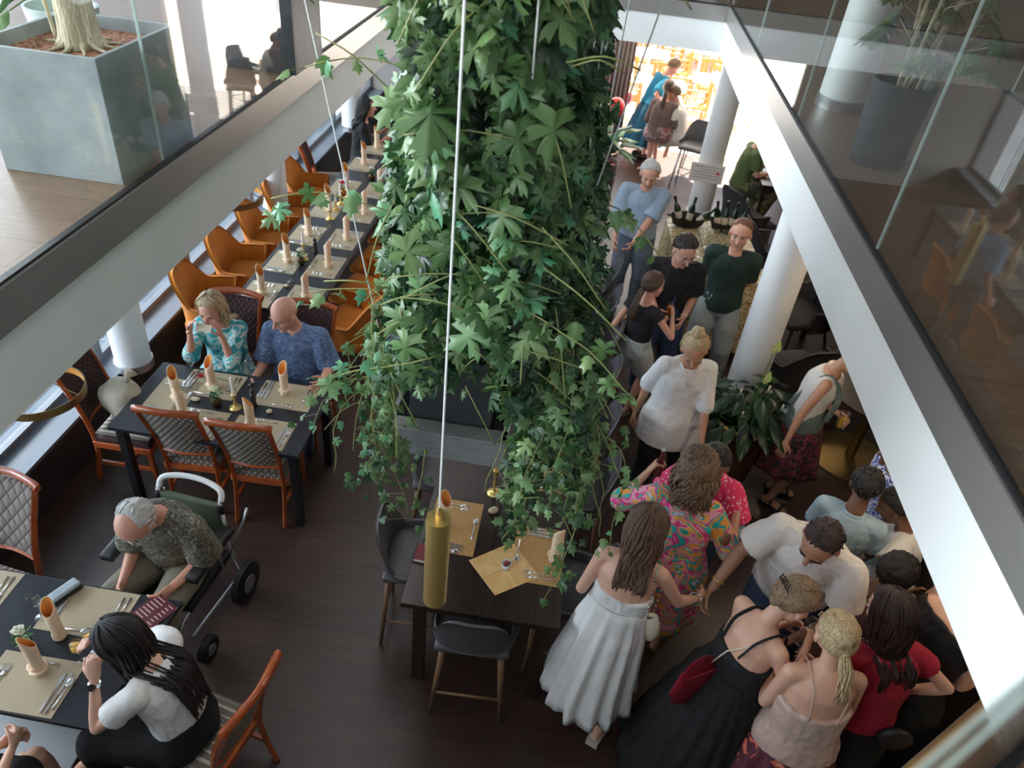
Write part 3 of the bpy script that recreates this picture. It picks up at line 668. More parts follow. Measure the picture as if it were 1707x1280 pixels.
for blk, x0, n_, y0 in ((0, -.07, 9, .095), (1, .03, 9, .095)):
    b = MB()
    for i in range(n_):
        x = x0
        while x < x0 + (.075 if blk == 0 else .04) - .012:
            w_ = random.uniform(.006, .016); b.box(x, x + w_, y0 - i * .022 - .003, y0 - i * .022 + .003, .003, .0036); x += w_ + .003
    obj('printed_lines', b, M.setdefault('menutxt', mat('menu_print', (.75, .52, .45), .5)), t)
obj('photo_print', MB().box(-.07, -.03, -.105, -.075, .003, .0037), 'cream', t)
# book, paper napkins, dessert bowl on the high table
t = thing('book', 'dark red hardback lying at the left edge of the high table', 'book', (-.53, 2.86, .9), R(-4))
obj('cover', MB().box(-.075, .075, -.06, .06, .0, .003).box(-.075, .075, -.06, .06, .022, .025).box(-.075, -.072, -.06, .06, 0, .025), 'book', t); obj('page_block', MB().box(-.071, .072, -.058, .058, .003, .022), 'paper', t)
def mat_kraft():
    return mat('kraft_napkin', (.78, .46, .16), .8, c2=(.88, .62, .30), scale=12, detail=6)
M['kraft'] = mat_kraft()
t = tag(obj('paper_napkin', MB().prism([(-.145, -.135), (.15, -.15), (.155, .145), (-.15, .15)], 0, .002), 'kraft'), 'unfolded golden napkin on the high table below the brass pendant', 'napkin')
pn = at(840, 948, .901); t.location = pn; t.rotation_euler = (0, 0, R(40))
for k_, (a, b_) in enumerate([((-.148, 0), (.152, 0)), ((0, -.142), (0, .148))]):
    obj('crease', MB().tube([(a[0], a[1], .002), (b_[0], b_[1], .002)], (.003), 4), 'kraft', t)
t = thing('dessert_cup', 'small white cup of red berries on the golden napkin', 'cup', (pn.x + .01, pn.y + .005, .905))
obj('cup', MB().lathe([(.022, 0), (.032, .045), (.029, .045), (.024, .01)], 20), 'white', t, smooth=True)
b = MB()
for k_ in range(9): a = k_ * 2.4; b.ell((.016 * math.cos(a) * (k_ / 8), .016 * math.sin(a) * (k_ / 8), .04 + .003 * (k_ % 3)), (.009, .009, .009), 8, 6)
obj('berries', b, M.setdefault('berry', mat('dark_red_berries', (.25, .005, .02), .3)), t, smooth=True); obj('small_spoon', MB().tube([(0, 0, .04), (.05, .03, .075)], .003, 6), 'cream', t)
# ---- brass pendants
def pendant(label, x, y, z, L=.46, r=.045):
    t = thing('brass_pendant', label, 'pendant lamp', (x, y, z))
    obj('lamp_shade', MB().lathe([(r, 0), (r, L), (r * .3, L + .002), (r * .3, L + .002)], 28).lathe([(r * .94, 0), (r * .94, .01)], 24), 'brass', t, auto=40)
    obj('clear_collar', MB().lathe([(r * .98, L), (r * .98, L + .03), (r * .2, L + .032)], 24), 'tglass', t, auto=40)
    obj('cord_grip', MB().lathe([(.012, L), (.012, L + .03), (.006, L + .055)], 12), 'brass', t, auto=40)
    obj('cable', MB().tube([(0, 0, L + .05), (0, 0, 5.98 - z)], .0035, 6), 'white', t)
    return t
pendant('brass tube pendant nearest the camera above the front of the high table', -.30, 1.80, 1.95)
pendant('brass tube pendant hanging among the leaves behind the nearest one', .02, 2.75, 2.25)
pendant('brass tube pendant at the rear of the hanging planter', -.1, 5.2, 2.0)
# brass ring lamps at the windows
M['ambershade'] = mat('amber_enamel', (.9, .38, .04), .4)
def ringlamp(label, x, y, z):
    t = thing('brass_dome_lamp', label, 'pendant lamp', (x, y, z))
    vs = [(r_ * math.cos(2 * PI * i / 40), r_ * math.sin(2 * PI * i / 40), z_) for r_, z_ in ((.25, 0), (.25, .055), (.246, .055), (.246, 0)) for i in range(40)]
    obj('lamp_shade', MB().add(vs, [(k * 40 + i, k * 40 + (i + 1) % 40, (k + 1) % 4 * 40 + (i + 1) % 40, (k + 1) % 4 * 40 + i) for k in (0, 1, 3) for i in range(40)]), 'brass_dk', t, auto=40)
    obj('inner_band', MB().add([(.243 * math.cos(2 * PI * i / 40), .243 * math.sin(2 * PI * i / 40), z_) for z_ in (.002, .053) for i in range(40)], [(i, 40 + i, 40 + (i + 1) % 40, (i + 1) % 40) for i in range(40)]), 'ambershade', t)
    for a in (0, 2.1, 4.2): obj('arm', MB().tube([(.246 * math.cos(a), .246 * math.sin(a), .05), (0, 0, .16)], .004, 6), 'brass_dk', t)
    obj('cord', MB().tube([(0, 0, .16), (0, 0, ZC - z)], .004, 6), 'black', t)
    return t
ringlamp('brass dome lamp half hidden behind the left fascia, above the window sill', -3.02, 3.25, 1.33)
ringlamp('brass dome lamp above the third amber armchair', -2.98, 6.0, 1.45)

# ================================================================== PEOPLE
lab = bpy.data.scenes.new('modelling')   # small scratch scene: modifiers are baked there, removed at the end
def remeshed(mb, name, vox, smooth=4, fac=.5):
    me = mb.mesh(name); o = bpy.data.objects.new(name, me); lab.collection.objects.link(o)
    md = o.modifiers.new('r', 'REMESH'); md.mode = 'VOXEL'; md.voxel_size = vox; md.adaptivity = 0
    if smooth: ms = o.modifiers.new('s', 'SMOOTH'); ms.iterations = smooth; ms.factor = fac
    lab.view_layers[0].update(); dg = lab.view_layers[0].depsgraph
    r = bpy.data.meshes.new_from_object(o.evaluated_get(dg)); bpy.data.objects.remove(o); bpy.data.meshes.remove(me)
    r.name = name; r.polygons.foreach_set('use_smooth', [True] * len(r.polygons)); return r
def ik(a, t, l1, l2, pole):
    d = t - a; L = d.length
    if L > (l1 + l2) * .995: t = a + d * ((l1 + l2) * .995 / L); d = t - a; L = d.length
    L = max(L, abs(l1 - l2) + .02); x = (l1 * l1 - l2 * l2 + L * L) / (2 * L); h = math.sqrt(max(0, l1 * l1 - x * x)); u = d.normalized()
    p = pole - u * pole.dot(u); p = p.normalized() if p.length > 1e-4 else u.orthogonal()
    return a + u * x + p * h, t
def lerp(a, b, t): return a + (b - a) * t
SK = {}
def skin(name, c, c2=None):
    if name not in SK: SK[name] = mat('skin_' + name, c, .48, c2=c2 or tuple(x * .9 for x in c), scale=5, sss=.12)
    return SK[name]
SKIN = dict(fair=(.74, .43, .30), pink=(.74, .38, .27), tan=(.56, .29, .175), brown=(.22, .105, .06), olive=(.40, .21, .13), dark=(.13, .06, .035))
def hairmat(name, c, c2):
    k = 'hair_' + name
    if k not in M: M[k] = mat(k, c, .42, c2=c2, scale=22, stretch=(5, 5, .8), bump=.5, bscale=70, detail=5)
    return k
class Pose: pass
def person(name_label, loc, yaw, S=1.70, fem=False, w=1.0, tone='fair', hair=('short', (.05, .03, .02), (.1, .06, .04)),
           pelvis=None, lean=(0, 0), twist=0, head=(0, 0, 0), hL=None, hR=None, fL=None, fR=None, eL=None, eR=None, kL=None, kR=None,
           curl=(.6, .6), palm=(None, None), vox=.0075, shoes='dark', group=None, glasses=False, neckf=.0):
    """frame: x right, y forward, z up, metres. hands/feet are targets; e*/k* are elbow/knee poles"""
    s = S / 1.75; fm = .87 if fem else 1.0
    P = V(pelvis if pelvis is not None else (0, 0, .93 * s)); lf, ls = R(lean[0]), R(lean[1])
    T = V((math.sin(ls), math.sin(lf) * math.cos(ls), math.cos(lf) * math.cos(ls))); tw = R(twist)
    Rt = V((math.cos(tw), -math.sin(tw), 0)); Rt = (Rt - T * Rt.dot(T)).normalized(); F = T.cross(Rt); 
    if F.y < 0: F = -F
    Rp = V((1, 0, 0)); q = Pose(); q.s, q.P, q.T, q.Rt, q.F, q.fem, q.w, q.fm = s, P, T, Rt, F, fem, w, fm
    def sp(t, f=0): # spine point, t in metres at 1.75 scale
        b = .02 * math.sin(min(1, max(0, t / .5)) * PI)
        return P + T * (t * s) - F * (b * s) + F * (f * s)
    q.sp = sp
    rings = [(-.12, .10, .085), (-.07, .155, .11), (0, .17 if fem else .165, .115), (.10, .135 if fem else .148, .10), (.19, .128 if fem else .148, .098), (.29, .145 if fem else .162, .108),
             (.38, .150 if fem else .168, .108), (.44, .135 if fem else .15, .092), (.485, .09, .07), (.515, .058, .055)]
    q.rings = rings
    def torso(mb, infl, t0=-.2, t1=.6, belly=0, extra=0):
        pts = []; rd = []; 
        for t, a, b in rings:
            if t < t0 - 1e-6 or t > t1 + 1e-6: continue
            k = w if t < .42 else 1 + (w - 1) * .4
            bb = belly * math.exp(-((t - .13) / .13) ** 2)
            pts.append(sp(t) + F * bb * .5 * s); rd.append((a * k * s + infl, b * k * s + infl + bb * .5 * s))
        mb.tube(pts, rd, 20, up=-F if False else F)
    q.torso = torso
    nb = sp(.50); hy, hp_, hr = [R(x) for x in head]
    # head frame
    Hm = Matrix.Rotation(hy, 3, 'Z') @ Matrix.Rotation(-hp_, 3, 'X') @ Matrix.Rotation(hr, 3, 'Y')   # yaw left +, pitch down +
    base = Matrix((Rt, F, T)).transposed(); up_mix = (T * .5 + V((0, 0, 1)) * .5).normalized()
    Fx = F - up_mix * F.dot(up_mix); Fx.normalize(); base = Matrix((Fx.cross(up_mix), Fx, up_mix)).transposed()
    Hw = base @ Hm; hs = s ** .5 * (1.16 if not fem else 1.12)
    if S < 1.55: hs = 1.05
    nd = (T * .6 + Hw @ V((0, 0, 1)) * .4).normalized(); neck1 = nb + nd * .085 * s + F * .015
    Hc = neck1 + Hw @ V((0, .022, .085)) * hs
    X = Matrix.Translation(Hc) @ (Hw.to_4x4()) @ Matrix.Scale(hs, 4); q.X = X; q.Hc = Hc; q.Hw = Hw; q.hs = hs
    mb = MB(); torso(mb, 0)
    nr = .052 if not fem else .043
    mb.tube([sp(.46), nb + T * .01, neck1 + Hw @ V((0, .0, .02)), Hc + Hw @ V((0, -.015, 0)) * hs], [nr * 1.35 * s, nr * 1.1, nr, nr], 12)
    mb.ell((0, -.010, .032), (.077, .096, .087), 16, 12, X).ell((0, .028, -.025), (.062, .062, .085), 14, 10, X).ell((0, .036, -.072), (.048, .047, .040), 12, 8, X).ell((0, .068, -.098), (.022, .020, .017), 10, 7, X)
    mb.tube([(0, .083, .018), (0, .098, -.006), (0, .108, -.026)], [.008, .010, .0135], 8, X=X, round_=True).ell((0, .075, .024), (.050, .017, .010), 10, 6, X)
    for e in (-1, 1): mb.ell((e * .036, .060, -.028), (.022, .022, .022), 8, 6, X).ell((e * .079, -.006, -.008), (.009, .019, .031), 8, 6, X)
    if fem:
        for e in (-1, 1): mb.ell(sp(.335) + Rt * e * .070 * s + F * .066 * s * w, (.054 * w, .044 * w, .056 * w), 12, 8)
    # arms
    sw = (.182 if not fem else .155) * s * (1 + (w - 1) * .35); q.arm = {}; q.leg = {}; q.sh = {}; ua, fa = .285 * s, .25 * s; ar = (.046 * fm) * s * (.6 + .4 * w) * (1 if S > 1.45 else .8)
    for e, tg, el, cu, pn in ((-1, hL, eL, curl[0], palm[0]), (1, hR, eR, curl[1], palm[1])):
        sh = sp(.445) + Rt * e * sw; sh0 = sp(.455) + Rt * e * .07 * s
        t_ = V(tg) if tg is not None else sh + V((e * .10 * s, .06 * s, -.50 * s))
        pole = V(el) if el is not None else (Rt * e * .22 - F * .6 - V((0, 0, 1.0)))
        E_, Wr = ik(sh, t_, ua, fa, pole); q.arm[e] = (sh, E_, Wr); q.sh[e] = sh
        mb.tube([sh0, sh], [.055 * s * fm * (.5 + .5 * w), .052 * s * fm * (.5 + .5 * w)], 12, round_=True)
        mb.tube([sh, lerp(sh, E_, .35), lerp(sh, E_, .8), E_], [ar * 1.12, ar, ar * .86, ar * .82], 12, round_=True)
        mb.tube([E_, lerp(E_, Wr, .25), lerp(E_, Wr, .8), Wr], [ar * .82, ar * .86, ar * .60, ar * .54], 12, round_=True)
        # hand
        d = (Wr - E_).normalized()
        if pn is not None and len(pn) == 2: d = (d * .35 + V(pn[1]).normalized() * .65).normalized(); pz = V(pn[0])
        elif pn is not None: pz = V(pn)
        else: pz = Rt * -e + F * .2
        pz = (pz - d * pz.dot(d)).normalized(); sd = d.cross(pz)     # pz: palm normal
        if sd.dot(Rt * -e) < 0 and pn is None: pass
        thumb_side = sd if (sd.dot(V((-e, 0, 0)) * .8 + F + V((0, 0, .3))) > 0) else -sd
        hz = s * (.98 if fem else 1.08)
        c0 = Wr + d * .045 * hz
        mb.tube([Wr, Wr + d * .03 * hz, Wr + d * .085 * hz], [(.022 * hz, .017 * hz), (.037 * hz, .017 * hz), (.041 * hz, .014 * hz)], 12, up=pz, round_=True)
        for k, (off, ln) in enumerate(((.033, .072), (.011, .082), (-.011, .076), (-.032, .060))):
            b0 = Wr + d * .088 * hz + thumb_side * off * hz; ln *= hz; a_ = cu * 1.1; pt = [b0 - d * .02]; cur = b0; dd = (d + thumb_side * off * 3.5).normalized(); ang = .15 * cu
            pt.append(cur)
            for seg, f_ in enumerate((.45, .30, .25)):
                ang += a_ * (.55, .75, .6)[seg]; v_ = dd * math.cos(ang) + pz * math.sin(ang); cur = cur + v_ * ln * f_; pt.append(cur)
            mb.tube(pt, [.0098 * hz, .0095 * hz, .009 * hz, .0082 * hz, .0072 * hz], 7, round_=True)
        b0 = Wr + d * .03 * hz + thumb_side * .026 * hz; v1 = (d * .62 + thumb_side * .7 + pz * .3).normalized(); v2 = (d * .85 + thumb_side * .25 + pz * .5 * (1 + cu * .4)).normalized()
        mb.tube([b0 - v1 * .01, b0 + v1 * .035 * hz, b0 + v1 * .035 * hz + v2 * .032 * hz, b0 + v1 * .035 * hz + v2 * .055 * hz], [.014 * hz, .0115 * hz, .010 * hz, .0085 * hz], 8, round_=True)
        q.arm[e] = (sh, E_, Wr, d, pz)
    # legs
    tl, sl = .43 * s, .42 * s; lr = .082 * s * (.5 + .5 * w) * (1 if S > 1.45 else .82)
    for e, tg, kn in ((-1, fL, kL), (1, fR, kR)):
        hip = P + Rp * e * .088 * s * (1 + (w - 1) * .4) - V((0, 0, .03 * s)); t_ = V(tg) if tg is not None else V((P.x + e * .10 * s, P.y + .0, .075 * s))
        K_, An = ik(hip, t_, tl, sl, V(kn) if kn is not None else V((e * .15, 1, 0.0)))
        q.leg[e] = (hip, K_, An)
        mb.tube([hip, lerp(hip, K_, .4), lerp(hip, K_, .85), K_], [lr * 1.05, lr * .92, lr * .68, lr * .64], 14, round_=True)
        mb.tube([K_, lerp(K_, An, .28), lerp(K_, An, .75), An], [lr * .62, lr * .66, lr * .45, lr * .40], 12, round_=True)
        q.lr = lr
        fd = V((e * .18, 1, 0)).normalized() if abs(An.z - t_.z) < .3 else V((0, 1, 0)); q.leg[e] = (hip, K_, An, fd)
        g = An - V((0, 0, .045 * s)); mb.tube([An - fd * .03 * s - V((0, 0, .03 * s)), An + fd * .04 * s - V((0, 0, .03 * s)), An + fd * .15 * s - V((0, 0, .055 * s))], [(.032 * s, .035 * s), (.036 * s, .036 * s), (.040 * s, .016 * s)], 10, up=(0, 0, 1), round_=True)
    me = remeshed(mb, 'person', vox, 3)
    me.materials.append(skin(tone, SKIN[tone]))
    o = bpy.data.objects.new('person', me); col.objects.link(o); o.location = (loc[0], loc[1], loc[2] if len(loc) > 2 else 0); o.rotation_euler = (0, 0, R(yaw))
    tag(o, name_label, 'person', group); q.o = o; q.rz = R(yaw)
    # face parts
    hm = hairmat(hair[3] if len(hair) > 3 else hair[0] + str(int(hair[1][0] * 1000)), hair[1], hair[2]); q.hm = hm
    if vox < .01:
        for e in (-1, 1):
            obj('eye', MB().ell((e * .031, .0745, .004), (.0125, .0105, .0075), 10, 8, X), 'eyewhite', o, smooth=True)
            obj('iris', MB().ell((e * .031, .0835, .0035), (.0052, .0035, .0052), 8, 6, X), 'iris', o, smooth=True)
            obj('upper_lash', MB().tube([(e * .017, .082, .009), (e * .031, .0865, .0125), (e * .045, .078, .008)], .002, 5, X=X), 'lash', o, smooth=True)
            obj('eyebrow', MB().tube([(e * .014, .0925, .026), (e * .032, .0925, .033), (e * .05, .078, .028)], [(.004, .003), (.0042, .003), (.002, .002)], 6, X=X), hm if hair[1][0] < .5 else 'greybrow', o, smooth=True)
        obj('lips', MB().ell((0, .0835, -.056), (.022, .009, .0075), 12, 8, X), 'lips' if fem else 'lipsm', o, smooth=True)
        if glasses:
            g = MB()
            for e in (-1, 1): g.tube([(e * .032 + .024 * math.cos(a), .101, .002 + .017 * math.sin(a)) for a in [i * PI / 8 for i in range(17)]], .0016, 5, X=X, caps=False).tube([(e * .056, .100, .006), (e * .082, -.0, .006)], .0016, 5, X=X)
            g.tube([(-.009, .103, .006), (.009, .103, .006)], .0016, 5, X=X); obj('eyeglasses', g, 'alu', o, smooth=True)
    do_hair(q, hair)
    return q
M['eyewhite'] = mat('eye_white', (.75, .72, .68), .3); M['iris'] = mat('dark_iris', (.03, .02, .015), .2); M['lash'] = mat('lash', (.02, .012, .01), .6); M['lips'] = mat('rosy_lips', (.42, .10, .09), .4); M['lipsm'] = mat('lips_plain', (.42, .18, .14), .5); M['greybrow'] = mat('pale_brow', (.45, .38, .3), .7)
def do_hair(q, hair):
    st = hair[0]; X = q.X; o = q.o; m = q.hm
    if st == 'none': return
    n, k = 36, 26; vs = []
    g = dict(short=.010, buzz=.004, bald=.003, long=.014, pony=.007, bun=.006, curly=.026, mop=.020, fringe=.008, up=.012).get(st, .01)
    for i in range(k + 1):
        t = PI * i / k
        for j in range(n):
            a = 2 * PI * j / n; d = V((math.sin(t) * math.cos(a), math.sin(t) * math.sin(a), math.cos(t)))
            lim = dict(short=.10, buzz=.06, bald=-.42, fringe=-.28).get(st, .16)
            f = -d.y * 1.0 + d.z * .95 + lim
            if st in ('bald', 'fringe'): f = min(f, (-d.y * .9 - d.z * 1.0 + .75 + (0 if st == 'bald' else -.05)))
            if st in ('long', 'curly', 'mop'): f = max(f, -d.y * 1.6 + .25)
            if d.z < -.62: f = min(f, -.3 if st not in ('long', 'curly') else .3 - d.y)
            f += .12 * noise.noise(d * 14); f = max(0, min(1, f * 5 + .1)); nz = noise.noise(d * 9) * (.3 if st not in ('curly', 'mop') else 1.2) + noise.noise(d * 22) * .25
            r = -.012 + (g + .012) * f + g * nz * f * .7
            vs.append(V((0, -.012, .026)) + V((d.x * (.078 + r), d.y * (.097 + r), d.z * (.090 + r * (1 if d.z > 0 else .8)))))
    fs = [(i * n + j, i * n + (j + 1) % n, (i + 1) * n + (j + 1) % n, (i + 1) * n + j)[::-1] for i in range(k) for j in range(n)]
    mb = MB().add(vs, fs, 0, X); rnd = random.Random(int(q.s * 1e4) + len(st))
    ho = obj('hair', mb, m, o, smooth=True)
    Hi = q.Hw; back = -(Hi @ V((0, 1, 0))); hs = q.hs
    bk = (-q.F).normalized()
    def W(v): return X @ V(v)
    if st in ('short', 'mop', 'buzz', 'fringe', 'up', 'bun'):
        s_ = MB(); C = V((0, -.012, .026)); tgt_ = V((0, -.06, .12)) if st == 'bun' else V((0, -.11, -.01))
        for i in range(dict(short=230, mop=320, buzz=120, fringe=150).get(st, 60)):
            if st in ('up', 'bun'):
                az = -3.0 + 6.0 * i / 59; e0 = R(8 if abs(az) > 2.2 else -5) if st == 'bun' else R(66); d = V((math.sin(az) * math.cos(e0), -math.cos(az) * math.cos(e0), math.sin(e0)))
                if -d.y + d.z * .95 + .2 < .1 and st == 'bun': e0 = R(52); d = V((math.sin(az) * math.cos(e0), -math.cos(az) * math.cos(e0), math.sin(e0)))
                pts = []
                for v in (0, .33, .66, 1): g_ = (d * (1 - v) + (tgt_ - C).normalized() * v).normalized(); pts.append(W(C + V((g_.x * .087, g_.y * .106, g_.z * .100))))
                s_.tube(pts, [(.010, .003)] * 4, 5); continue
            d = V((rnd.gauss(0, 1), rnd.gauss(0, 1), rnd.gauss(0, 1))).normalized(); lim = dict(short=.02, buzz=0, fringe=-.1).get(st, .1); f = -d.y + d.z * .95 + lim
            if st == 'fringe': f = min(f, -d.y * .9 - d.z + .6)
            if f < .02 or d.z < -.55: continue
            fl = V((rnd.gauss(0, .25), rnd.gauss(0, .25) - .35, -.6 if d.z < .6 else 0)); fl = (fl - d * fl.dot(d)).normalized(); ln = dict(buzz=.16, mop=.5).get(st, .34)
            pts = []
            for v in (0, .5, 1): g_ = (d + fl * ln * v).normalized(); o_ = g * .55 + .003 + .006 * v * (st != 'buzz'); pts.append(W(C + V((g_.x * (.078 + o_), g_.y * (.097 + o_), g_.z * (.090 + o_)))))
            s_.tube(pts, [(.0075, .003), (.008, .003), (.003, .002)], 5)
        obj('hair_strands', s_, m, o, smooth=True)
    if st in ('long', 'curly'):
        L = (hair[4] if len(hair) > 4 else .34) * 1.0; s_ = MB(); N = 110 if st == 'long' else 130
        for i in range(N):
            u = (i + rnd.random()) / N * 2 - 1; az = u * (1.95 if st == 'long' else 2.1); r_ = rnd.uniform(.0, .012); pts = []
            for el in (78, 50, 22, -5):
                e = R(el); d = V((math.sin(az) * math.cos(e), -math.cos(az) * math.cos(e), math.sin(e)))
                pts.append(W(V((0, -.012, .026)) + V((d.x * (.085 + r_), d.y * (.104 + r_), d.z * (.098 + r_)))))
            p = pts[-1].copy(); out = (p - W((0, -.01, .0))); out = out - V((0, 0, 1)) * out.z; out.normalize(); ll = L * rnd.uniform(.75, 1.05); st_n = 7; ph = rnd.random() * 6; amp = (.010 if st == 'long' else .022)
            for k_ in range(1, st_n + 1):
                v = k_ / st_n; tgt = W((0, -.01, 0)) + bk * (.085 + .04 * v) + (out - bk * .3 * abs(out.dot(bk))) * (.085 * (1 - .25 * v) if st == 'long' else .10)
                p = V((lerp(p.x, tgt.x, .25), lerp(p.y, tgt.y, .25), pts[3].z - ll * v)) + out * amp * math.sin(ph + v * 9) * .6 + q.Rt * amp * math.cos(ph + v * 8)
                tt = (p.z - q.P.z) / max(.3, q.T.z) / q.s
                if .0 < tt < .47:   # lie on the back, not inside it
                    dd_ = (p - q.sp(tt)).dot(-q.F); lat = abs((p - q.sp(tt)).dot(q.Rt)) / q.s; need = (.132 * q.w - .6 * max(0, lat - .08)) * q.s
                    if lat < .2 and dd_ > -.06 and dd_ < need: p = p - q.F * (need - dd_)
                pts.append(p)
            pts = curve(pts, 2); kk = len(pts); w_ = .0095 if st == 'long' else .0115
            s_.tube(pts, [(w_ * (.6 + .5 * math.sin(min(1, j / kk * 1.5) * PI / 2)) * (1 if j < kk * .75 else 1 - .8 * (j / kk - .75) * 4), .0045) for j in range(kk)], 5, up=out)
        obj('hair_lengths', s_, m, o, smooth=True)
    if st == 'pony':
        L = hair[4] if len(hair) > 4 else .34; off = hair[5] if len(hair) > 5 else V((0, 0, 0)); s_ = MB(); b0 = W((0, -.105, .0)); 
        for i in range(26):
            ph = rnd.random() * 6; r_ = rnd.uniform(0, .026); a = rnd.random() * 6.28; pts = []
            for k_ in range(8):
                v = k_ / 7; rad = r_ * math.sin(min(1, v * 1.6 + .15) * PI * .62) * 1.2
                p = b0 + bk * (.05 * math.sin(v * PI * .7) + .045 * v) - V((0, 0, 1)) * (L * v ** 1.15) + V(off) * v + q.Rt * math.cos(a) * rad + bk * math.sin(a) * rad * .7 + q.Rt * .01 * math.sin(ph + v * 6); pts.append(p)
            s_.tube(pts, [(.009 * (1 - .7 * k_ / 7), .006 * (1 - .6 * k_ / 7)) for k_ in range(8)], 5)
        # strands swept from the crown to the tie
        for i in range(40):
            az = -2.2 + 4.4 * i / 39; pts = []
            for v in (0, .33, .66, 1):
                e = R(70 - 60 * v); a = az * (1 - .8 * v * v); d = V((math.sin(a) * math.cos(e), -math.cos(a) * math.cos(e), math.sin(e))); pts.append(W(V((0, -.012, .026)) + V((d.x * .086, d.y * .105, d.z * .099))))
            s_.tube(pts, [(.008, .003)] * 4, 5)
        obj('ponytail', s_, m, o, smooth=True); obj('hair_tie', MB().tube([b0 - bk * .01, b0 + bk * .012], .02, 12), 'lash' if hair[1][0] < .4 else m, o, smooth=True)
    if st == 'bun':
        b_ = MB().ell((0, 0, 0), (.045, .045, .038), 20, 12); b_.v = [tuple(X @ (V((0, -.055, .125)) + V(p) * (1 + .1 * math.sin(math.atan2(p[1], p[0]) * 5 + p[2] * 60)))) for p in b_.v]
        obj('hair_bun', b_, m, o, smooth=True); obj('hair_tie', MB().tube([W((0, -.045, .09)), W((0, -.048, .10))], .028, 14), 'greybrow', o, smooth=True)
    if st == 'up':
        b_ = MB()
        for k_ in range(9): a = k_ * .75; b_.ell((.028 * math.cos(a), -.095 + .012 * math.sin(a * 2), -.0 + .028 * math.sin(a)), (.024, .022, .022), 10, 7, X)
        obj('twisted_knot', b_, m, o, smooth=True)
# ---------------- clothes
def crease(me, amp):
    nrm = [v.normal.copy() for v in me.vertices]; new = []
    for v, n_ in zip(me.vertices, nrm): p = v.co; new.extend(p + n_ * amp * noise.noise(V((p.x * 9, p.y * 9, p.z * 6))))
    me.vertices.foreach_set('co', new); me.update()
def shirt(q, m, t0=-.10, t1=.485, infl=.016, sleeve=.55, sl_r=1.35, flare=.0, belly=0, name='shirt', bust=True, elbow=False, vox=.009, collar=None, cuff=None, drop=0, sleeveR=None):
    s, w = q.s, q.w; mb = MB(); pts = []; rd = []; lowest = None
    for t, a, b in q.rings:
        if t < t0 or t > t1: continue
        k = w if t < .42 else 1 + (w - 1) * .4
        bb = belly * math.exp(-((t - .13) / .13) ** 2); fl = flare * max(0, (.35 - t)) 
        if t < .35 and t > .0: a = max(a, .142); b = max(b, .10)
        if t < 0: a = max(a, .165); b = max(b, .118)
        pts.append(q.sp(t) + q.F * bb * .5 * s); rd.append((a * k * s + infl + fl, b * k * s + infl + fl + bb * .5 * s))
    if drop: pts.insert(0, pts[0] - V((0, 0, 1)) * drop); rd.insert(0, (rd[0][0] + flare * .12, rd[0][1] + flare * .12))
    mb.tube(pts, rd, 22, up=q.F)
    if q.fem and bust:
        for e in (-1, 1): mb.ell(q.sp(.33) + q.Rt * e * .070 * s + q.F * .070 * s * w, (.064 * w, .052 * w, .070 * w), 12, 8)
    ar = .046 * q.fm * s * (.6 + .4 * w)
    for e in (-1, 1):
        sh, E_, Wr = q.arm[e][:3]; sv = sleeve
        if sv is None: continue
        if sv <= 0:
            mb.tube([q.sp(.455) + q.Rt * e * .07 * s, lerp(q.sp(.455), sh, .75)], [.05 * s * q.fm + infl * .5] * 2, 12, round_=True); continue
        mb.tube([q.sp(.45) + q.Rt * e * .06 * s, sh], [.055 * s * q.fm * (.5 + .5 * w) + infl * .6, .054 * s * q.fm * (.5 + .5 * w) + infl * .8], 12, round_=True)
        if sv <= 1: mb.tube([sh, lerp(sh, E_, sv * .5), lerp(sh, E_, sv)], [ar * 1.12 + infl, ar * (1 + sl_r) / 2 + infl, ar * sl_r + infl * .6], 14)
        else:
            mb.tube([sh, lerp(sh, E_, .6), E_], [ar * 1.12 + infl, ar * 1.05 + infl, ar * sl_r * .95 + infl * .5], 14, round_=True)
            mb.tube([E_, lerp(E_, Wr, sv - 1)], [ar * sl_r * .92 + infl * .5, ar * sl_r * .8 + infl * .4], 14)
    me = remeshed(mb, name, vox, 3)
    seed = V((q.o.location.x * 3, q.o.location.y * 2, 0))
    me.calc_loop_triangles() if False else None
    nrm = [v.normal.copy() for v in me.vertices]; new = []
    for v, nr_ in zip(me.vertices, nrm):   # soft creases
        p = v.co; nz = noise.noise(V((p.x * 8, p.y * 8, p.z * 4.5)) + seed); n2 = noise.noise(V((p.x * 19, p.y * 19, p.z * 11)) + seed)
        new.extend(p + nr_ * (.011 * nz + .007 * (.35 - abs(n2))))
    me.vertices.foreach_set('co', new); me.update()
    o = obj(name, me, m, q.o)
    sh0 = q.sp(.49)
    if collar:
        cpts = [q.sp(.485) + (q.Rt * math.cos(a) * .078 + q.F * (math.sin(a) * .074)) * s + q.T * ((.012 - .030 * max(0, math.sin(a)) ** 2) * s) for a in [R(-255 + 330 * i / 18) + R(0) for i in range(19)]]
        obj('collar', MB().tube(cpts, [(.006, .020)] * len(cpts), 6, up=q.T), collar, q.o, smooth=True)
    return o
def neckline(q, depth=.12, w_=.05, m=None):
    """open V neck: skin coloured wedge lying on the chest, edged by two fabric facings"""
    s = q.s; a = q.sp(.49, .085 * q.w); b = q.sp(.49 - depth, .128 * q.w)
    o = MB()
    for e in (-1, 1): o.tube([q.sp(.50, .03) + q.Rt * e * .07 * s, q.sp(.47, .10) + q.Rt * e * .045 * s, b + q.Rt * e * .004], [(.010, .006)] * 3, 6, up=q.F)
    obj('neck_facing', o, m, q.o, smooth=True)
